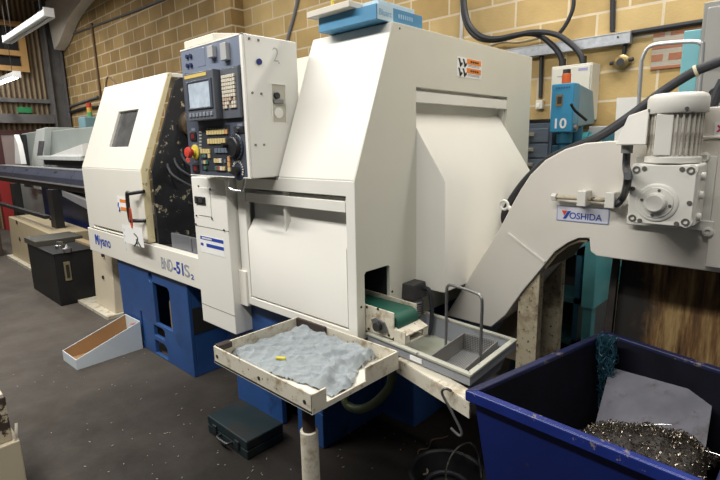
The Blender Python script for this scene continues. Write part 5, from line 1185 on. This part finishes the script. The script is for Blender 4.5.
# grey-blue drawers
dw = thing('drawer_cabinet', (-1.75,3.6,0), 'tall grey blue drawer cabinet between the lathe and the wall', 'drawer cabinet')
x1 = on(553,150,'Y',3.4).x-.02; zt = on(545,123,'Y',3.4).z; x0 = x1-.62
MB().box(x0,x1,3.42,3.90,0,zt).build('carcass', DRAW, dw, bevel=.004)
for k in range(5):
    z = zt-.035-.105*k
    d_ = MB().box(x0+.02,x1-.02,3.405,3.42,z-.095,z).build('drawer', mat('drawer_front', (.17,.21,.27), .4), dw, bevel=.003)
    for xx in (x0+.28, x1-.17): MB().box(xx-.05,xx+.05,3.392,3.406,z-.052,z-.028).build('label_pull', mat('pull_cream', (.50,.46,.36), .4), d_, bevel=.003)
tag(MB().box(x1-.22,x1-.05,3.46,3.62,zt+.001,zt+.03).build('small_tin', BLACK, bevel=.004), 'small black tin on top of the grey blue drawer cabinet', 'tin')
# grey box cabinet right of the drill
a, b_ = on(580,124,'Y',3.76), on(622,121,'Y',3.76)
gbx = thing('grey_locker', ((a.x+b_.x)/2,3.75,0), 'low pale grey locker against the wall behind the swarf conveyor', 'locker')
MB().box(a.x+.06,b_.x+.05,3.765,3.93,0,a.z-.02).build('body', mat('locker_pale', (.46,.47,.46), .5, var=.1), gbx, bevel=.006)
mb = MB(); mb.box(a.x+.16,a.x+.30,3.757,3.765,a.z-.35,a.z-.05); mb.build('door', mat('locker_teal', (.06,.19,.24), .5), gbx)
# tubular frame with paper
tf = [on(px,py,'Y',2.85) for px,py in ((639.5,120),(640.5,75),(642,60),(647,49),(656,44.5),(675,42.5),(694,41.5),(701,44),(702.5,52),(702,75))]
b0, b1 = V((tf[0].x-.0,2.85,0)), V((tf[-1].x,2.85,0))
tag(MB().tube([b0,V((tf[0].x,2.85,.6)),V((tf[0].x,2.85,1.2))]+tf[1:-1]+[V((tf[-1].x,2.85,1.6)),V((tf[-1].x,2.85,.8)),b1],.0095,10,5).build('tubular_frame', mat('tube_galv', (.46,.47,.48), .35, .6)), 'grey bent tube frame standing behind the conveyor motor', 'frame')
a, b_ = on(616,98,'Y',2.85), on(636.5,97,'Y',2.85); c_ = on(614,150,'Y',2.85)
tag(MB().prism([(c_.x,c_.z),(tf[0].x-.0095,c_.z),(tf[0].x-.0095,b_.z),(a.x+.005,a.z)], 'Y', 2.846, 2.849).build('paper_sheet', PAPER), 'white paper sheet hung beside the grey tube frame', 'paper')
# teal machine and tall grey cabinet
tm = thing('teal_machine', (-.75,3.3,0), 'teal painted machine frame glimpsed behind the swarf conveyor', 'machine')
a, b_ = on(585,245,'Y',2.9), on(597,258,'Y',2.9)
MB().box(a.x,b_.x,2.9,3.75,.62,1.13).build('side_frame', TEAL, tm, bevel=.005)
MB().box(a.x+.01,b_.x-.01,2.91,2.98,0,.62).build('front_leg', TEAL, tm)
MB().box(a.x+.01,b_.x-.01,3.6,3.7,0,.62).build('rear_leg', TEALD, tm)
a, b_ = on(684,31,'Y',3.25), on(702,30,'Y',3.25)
MB().box(a.x,b_.x,3.25,3.45,0,a.z).build('column', mat('teal_bright', (.20,.50,.56), .45, var=.08), tm, bevel=.006)
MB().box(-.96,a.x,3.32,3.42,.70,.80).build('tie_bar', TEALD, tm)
a = on(704,2,'Y',3.05)
gc = thing('tall_cabinet', (a.x+.35,3.3,0), 'tall grey steel cabinet at the right edge behind the motor', 'cabinet')
MB().box(a.x,a.x+.9,3.06,3.24,0,a.z).build('carcass', CABG, gc, bevel=.006)
MB().box(a.x+.02,a.x+.88,3.045,3.06,.08,a.z-.03).build('door', mat('cabinet_door_grey', (.38,.38,.36), .45), gc, bevel=.004)
q = on(716,94,'Y',3.045); MB().lathe((q.x,3.046,q.z),(0,-1,0),[(.03,0),(.03,.02),(.014,.022),(.0,.022)],18).build('lock', BLACK, gc)
# dark benches seen through the gap under the conveyor
bn_ = thing('work_bench', (-1.6,3.3,0), 'dark blue shelved bench in shadow behind the conveyor legs', 'bench')
for z in (.35,.62,.92): MB().box(-1.40,-.98,2.95,3.20,z,z+.035).build('shelf', mat('shelf_teal_dark', (.03,.10,.12), .5), bn_)
for x in (-1.40,-1.01): MB().box(x,x+.03,2.95,3.20,0,.955).build('upright', MACHB, bn_)
MB().box(-1.40,-.98,3.19,3.20,.05,.95).build('back_panel', DARK, bn_)
# =================================================================== NEAR LEFT CORNER
q = on(20,440,'Z',.40)
nm = thing('cream_stand', (q.x-.25,q.y-.2,0), 'corner of a cream stand with chipped dark edge at bottom left', 'stand')
MB().box(q.x-.5,q.x,q.y-.45,q.y,0,.40).build('lower_body', mat('stand_cream', (.50,.43,.31), .55, var=.06, chips=((.12,.09,.06),.7,14)), nm, bevel=.006)
MB().box(q.x-.5,q.x-.022,q.y-.45,q.y-.02,.40,.60).build('upper_body', mat('stand_chipped', (.50,.43,.31), .55, var=.06, chips=((.05,.035,.025),.50,9)), nm, bevel=.006)
MB().tube([(q.x-.012,q.y-.012,.402),(q.x-.010,q.y-.006,.44),(q.x-.02,q.y-.0,.47)],.006,8,4).build('bent_tab', CREAMD, nm)
# =================================================================== LIGHT
def tube_light(x, y, z, length, power, along='X', col=(1.0,.975,.925)):
    l = bpy.data.lights.new('workshop_tube', 'AREA'); l.shape = 'RECTANGLE'; l.size = length; l.size_y = .22; l.energy = power; l.color = col
    o = bpy.data.objects.new('workshop_tube', l); COL.objects.link(o); o.location = (x, y, z)
    if along == 'Y': o.rotation_euler = (0, 0, math.pi/2)
    return o
for x, y, p in ((-3.4,-.5,185),(-.9,-.8,125),(-6.2,.2,90),(-8.8,.8,80),(-10.2,2.0,70),(1.3,1.5,42),(-.7,3.0,85),(-4.4,2.7,30)):
    if p: tube_light(x, y, 4.1, 2.4, p)
w = bpy.data.worlds.new('workshop_air'); SC.world = w; w.use_nodes = True
w.node_tree.nodes['Background'].inputs[0].default_value = (.86,.93,1,1); w.node_tree.nodes['Background'].inputs[1].default_value = .07
# =================================================================== CAMERA
cam = bpy.data.cameras.new('camera'); cam.sensor_width = 36; cam.lens = FPX/720*36; cam.clip_start = .02; cam.clip_end = 60
co = bpy.data.objects.new('camera', cam); COL.objects.link(co)
M = Matrix((RIGHT, -DOWN, -FWD)).transposed().to_4x4(); M.translation = EYE; co.matrix_world = M
SC.camera = co
SC.view_settings.view_transform = 'Standard'; SC.view_settings.look = 'None'; SC.view_settings.gamma = 1; SC.view_settings.exposure = -.10
try: SC.view_settings.use_curve_mapping = False
except Exception: pass
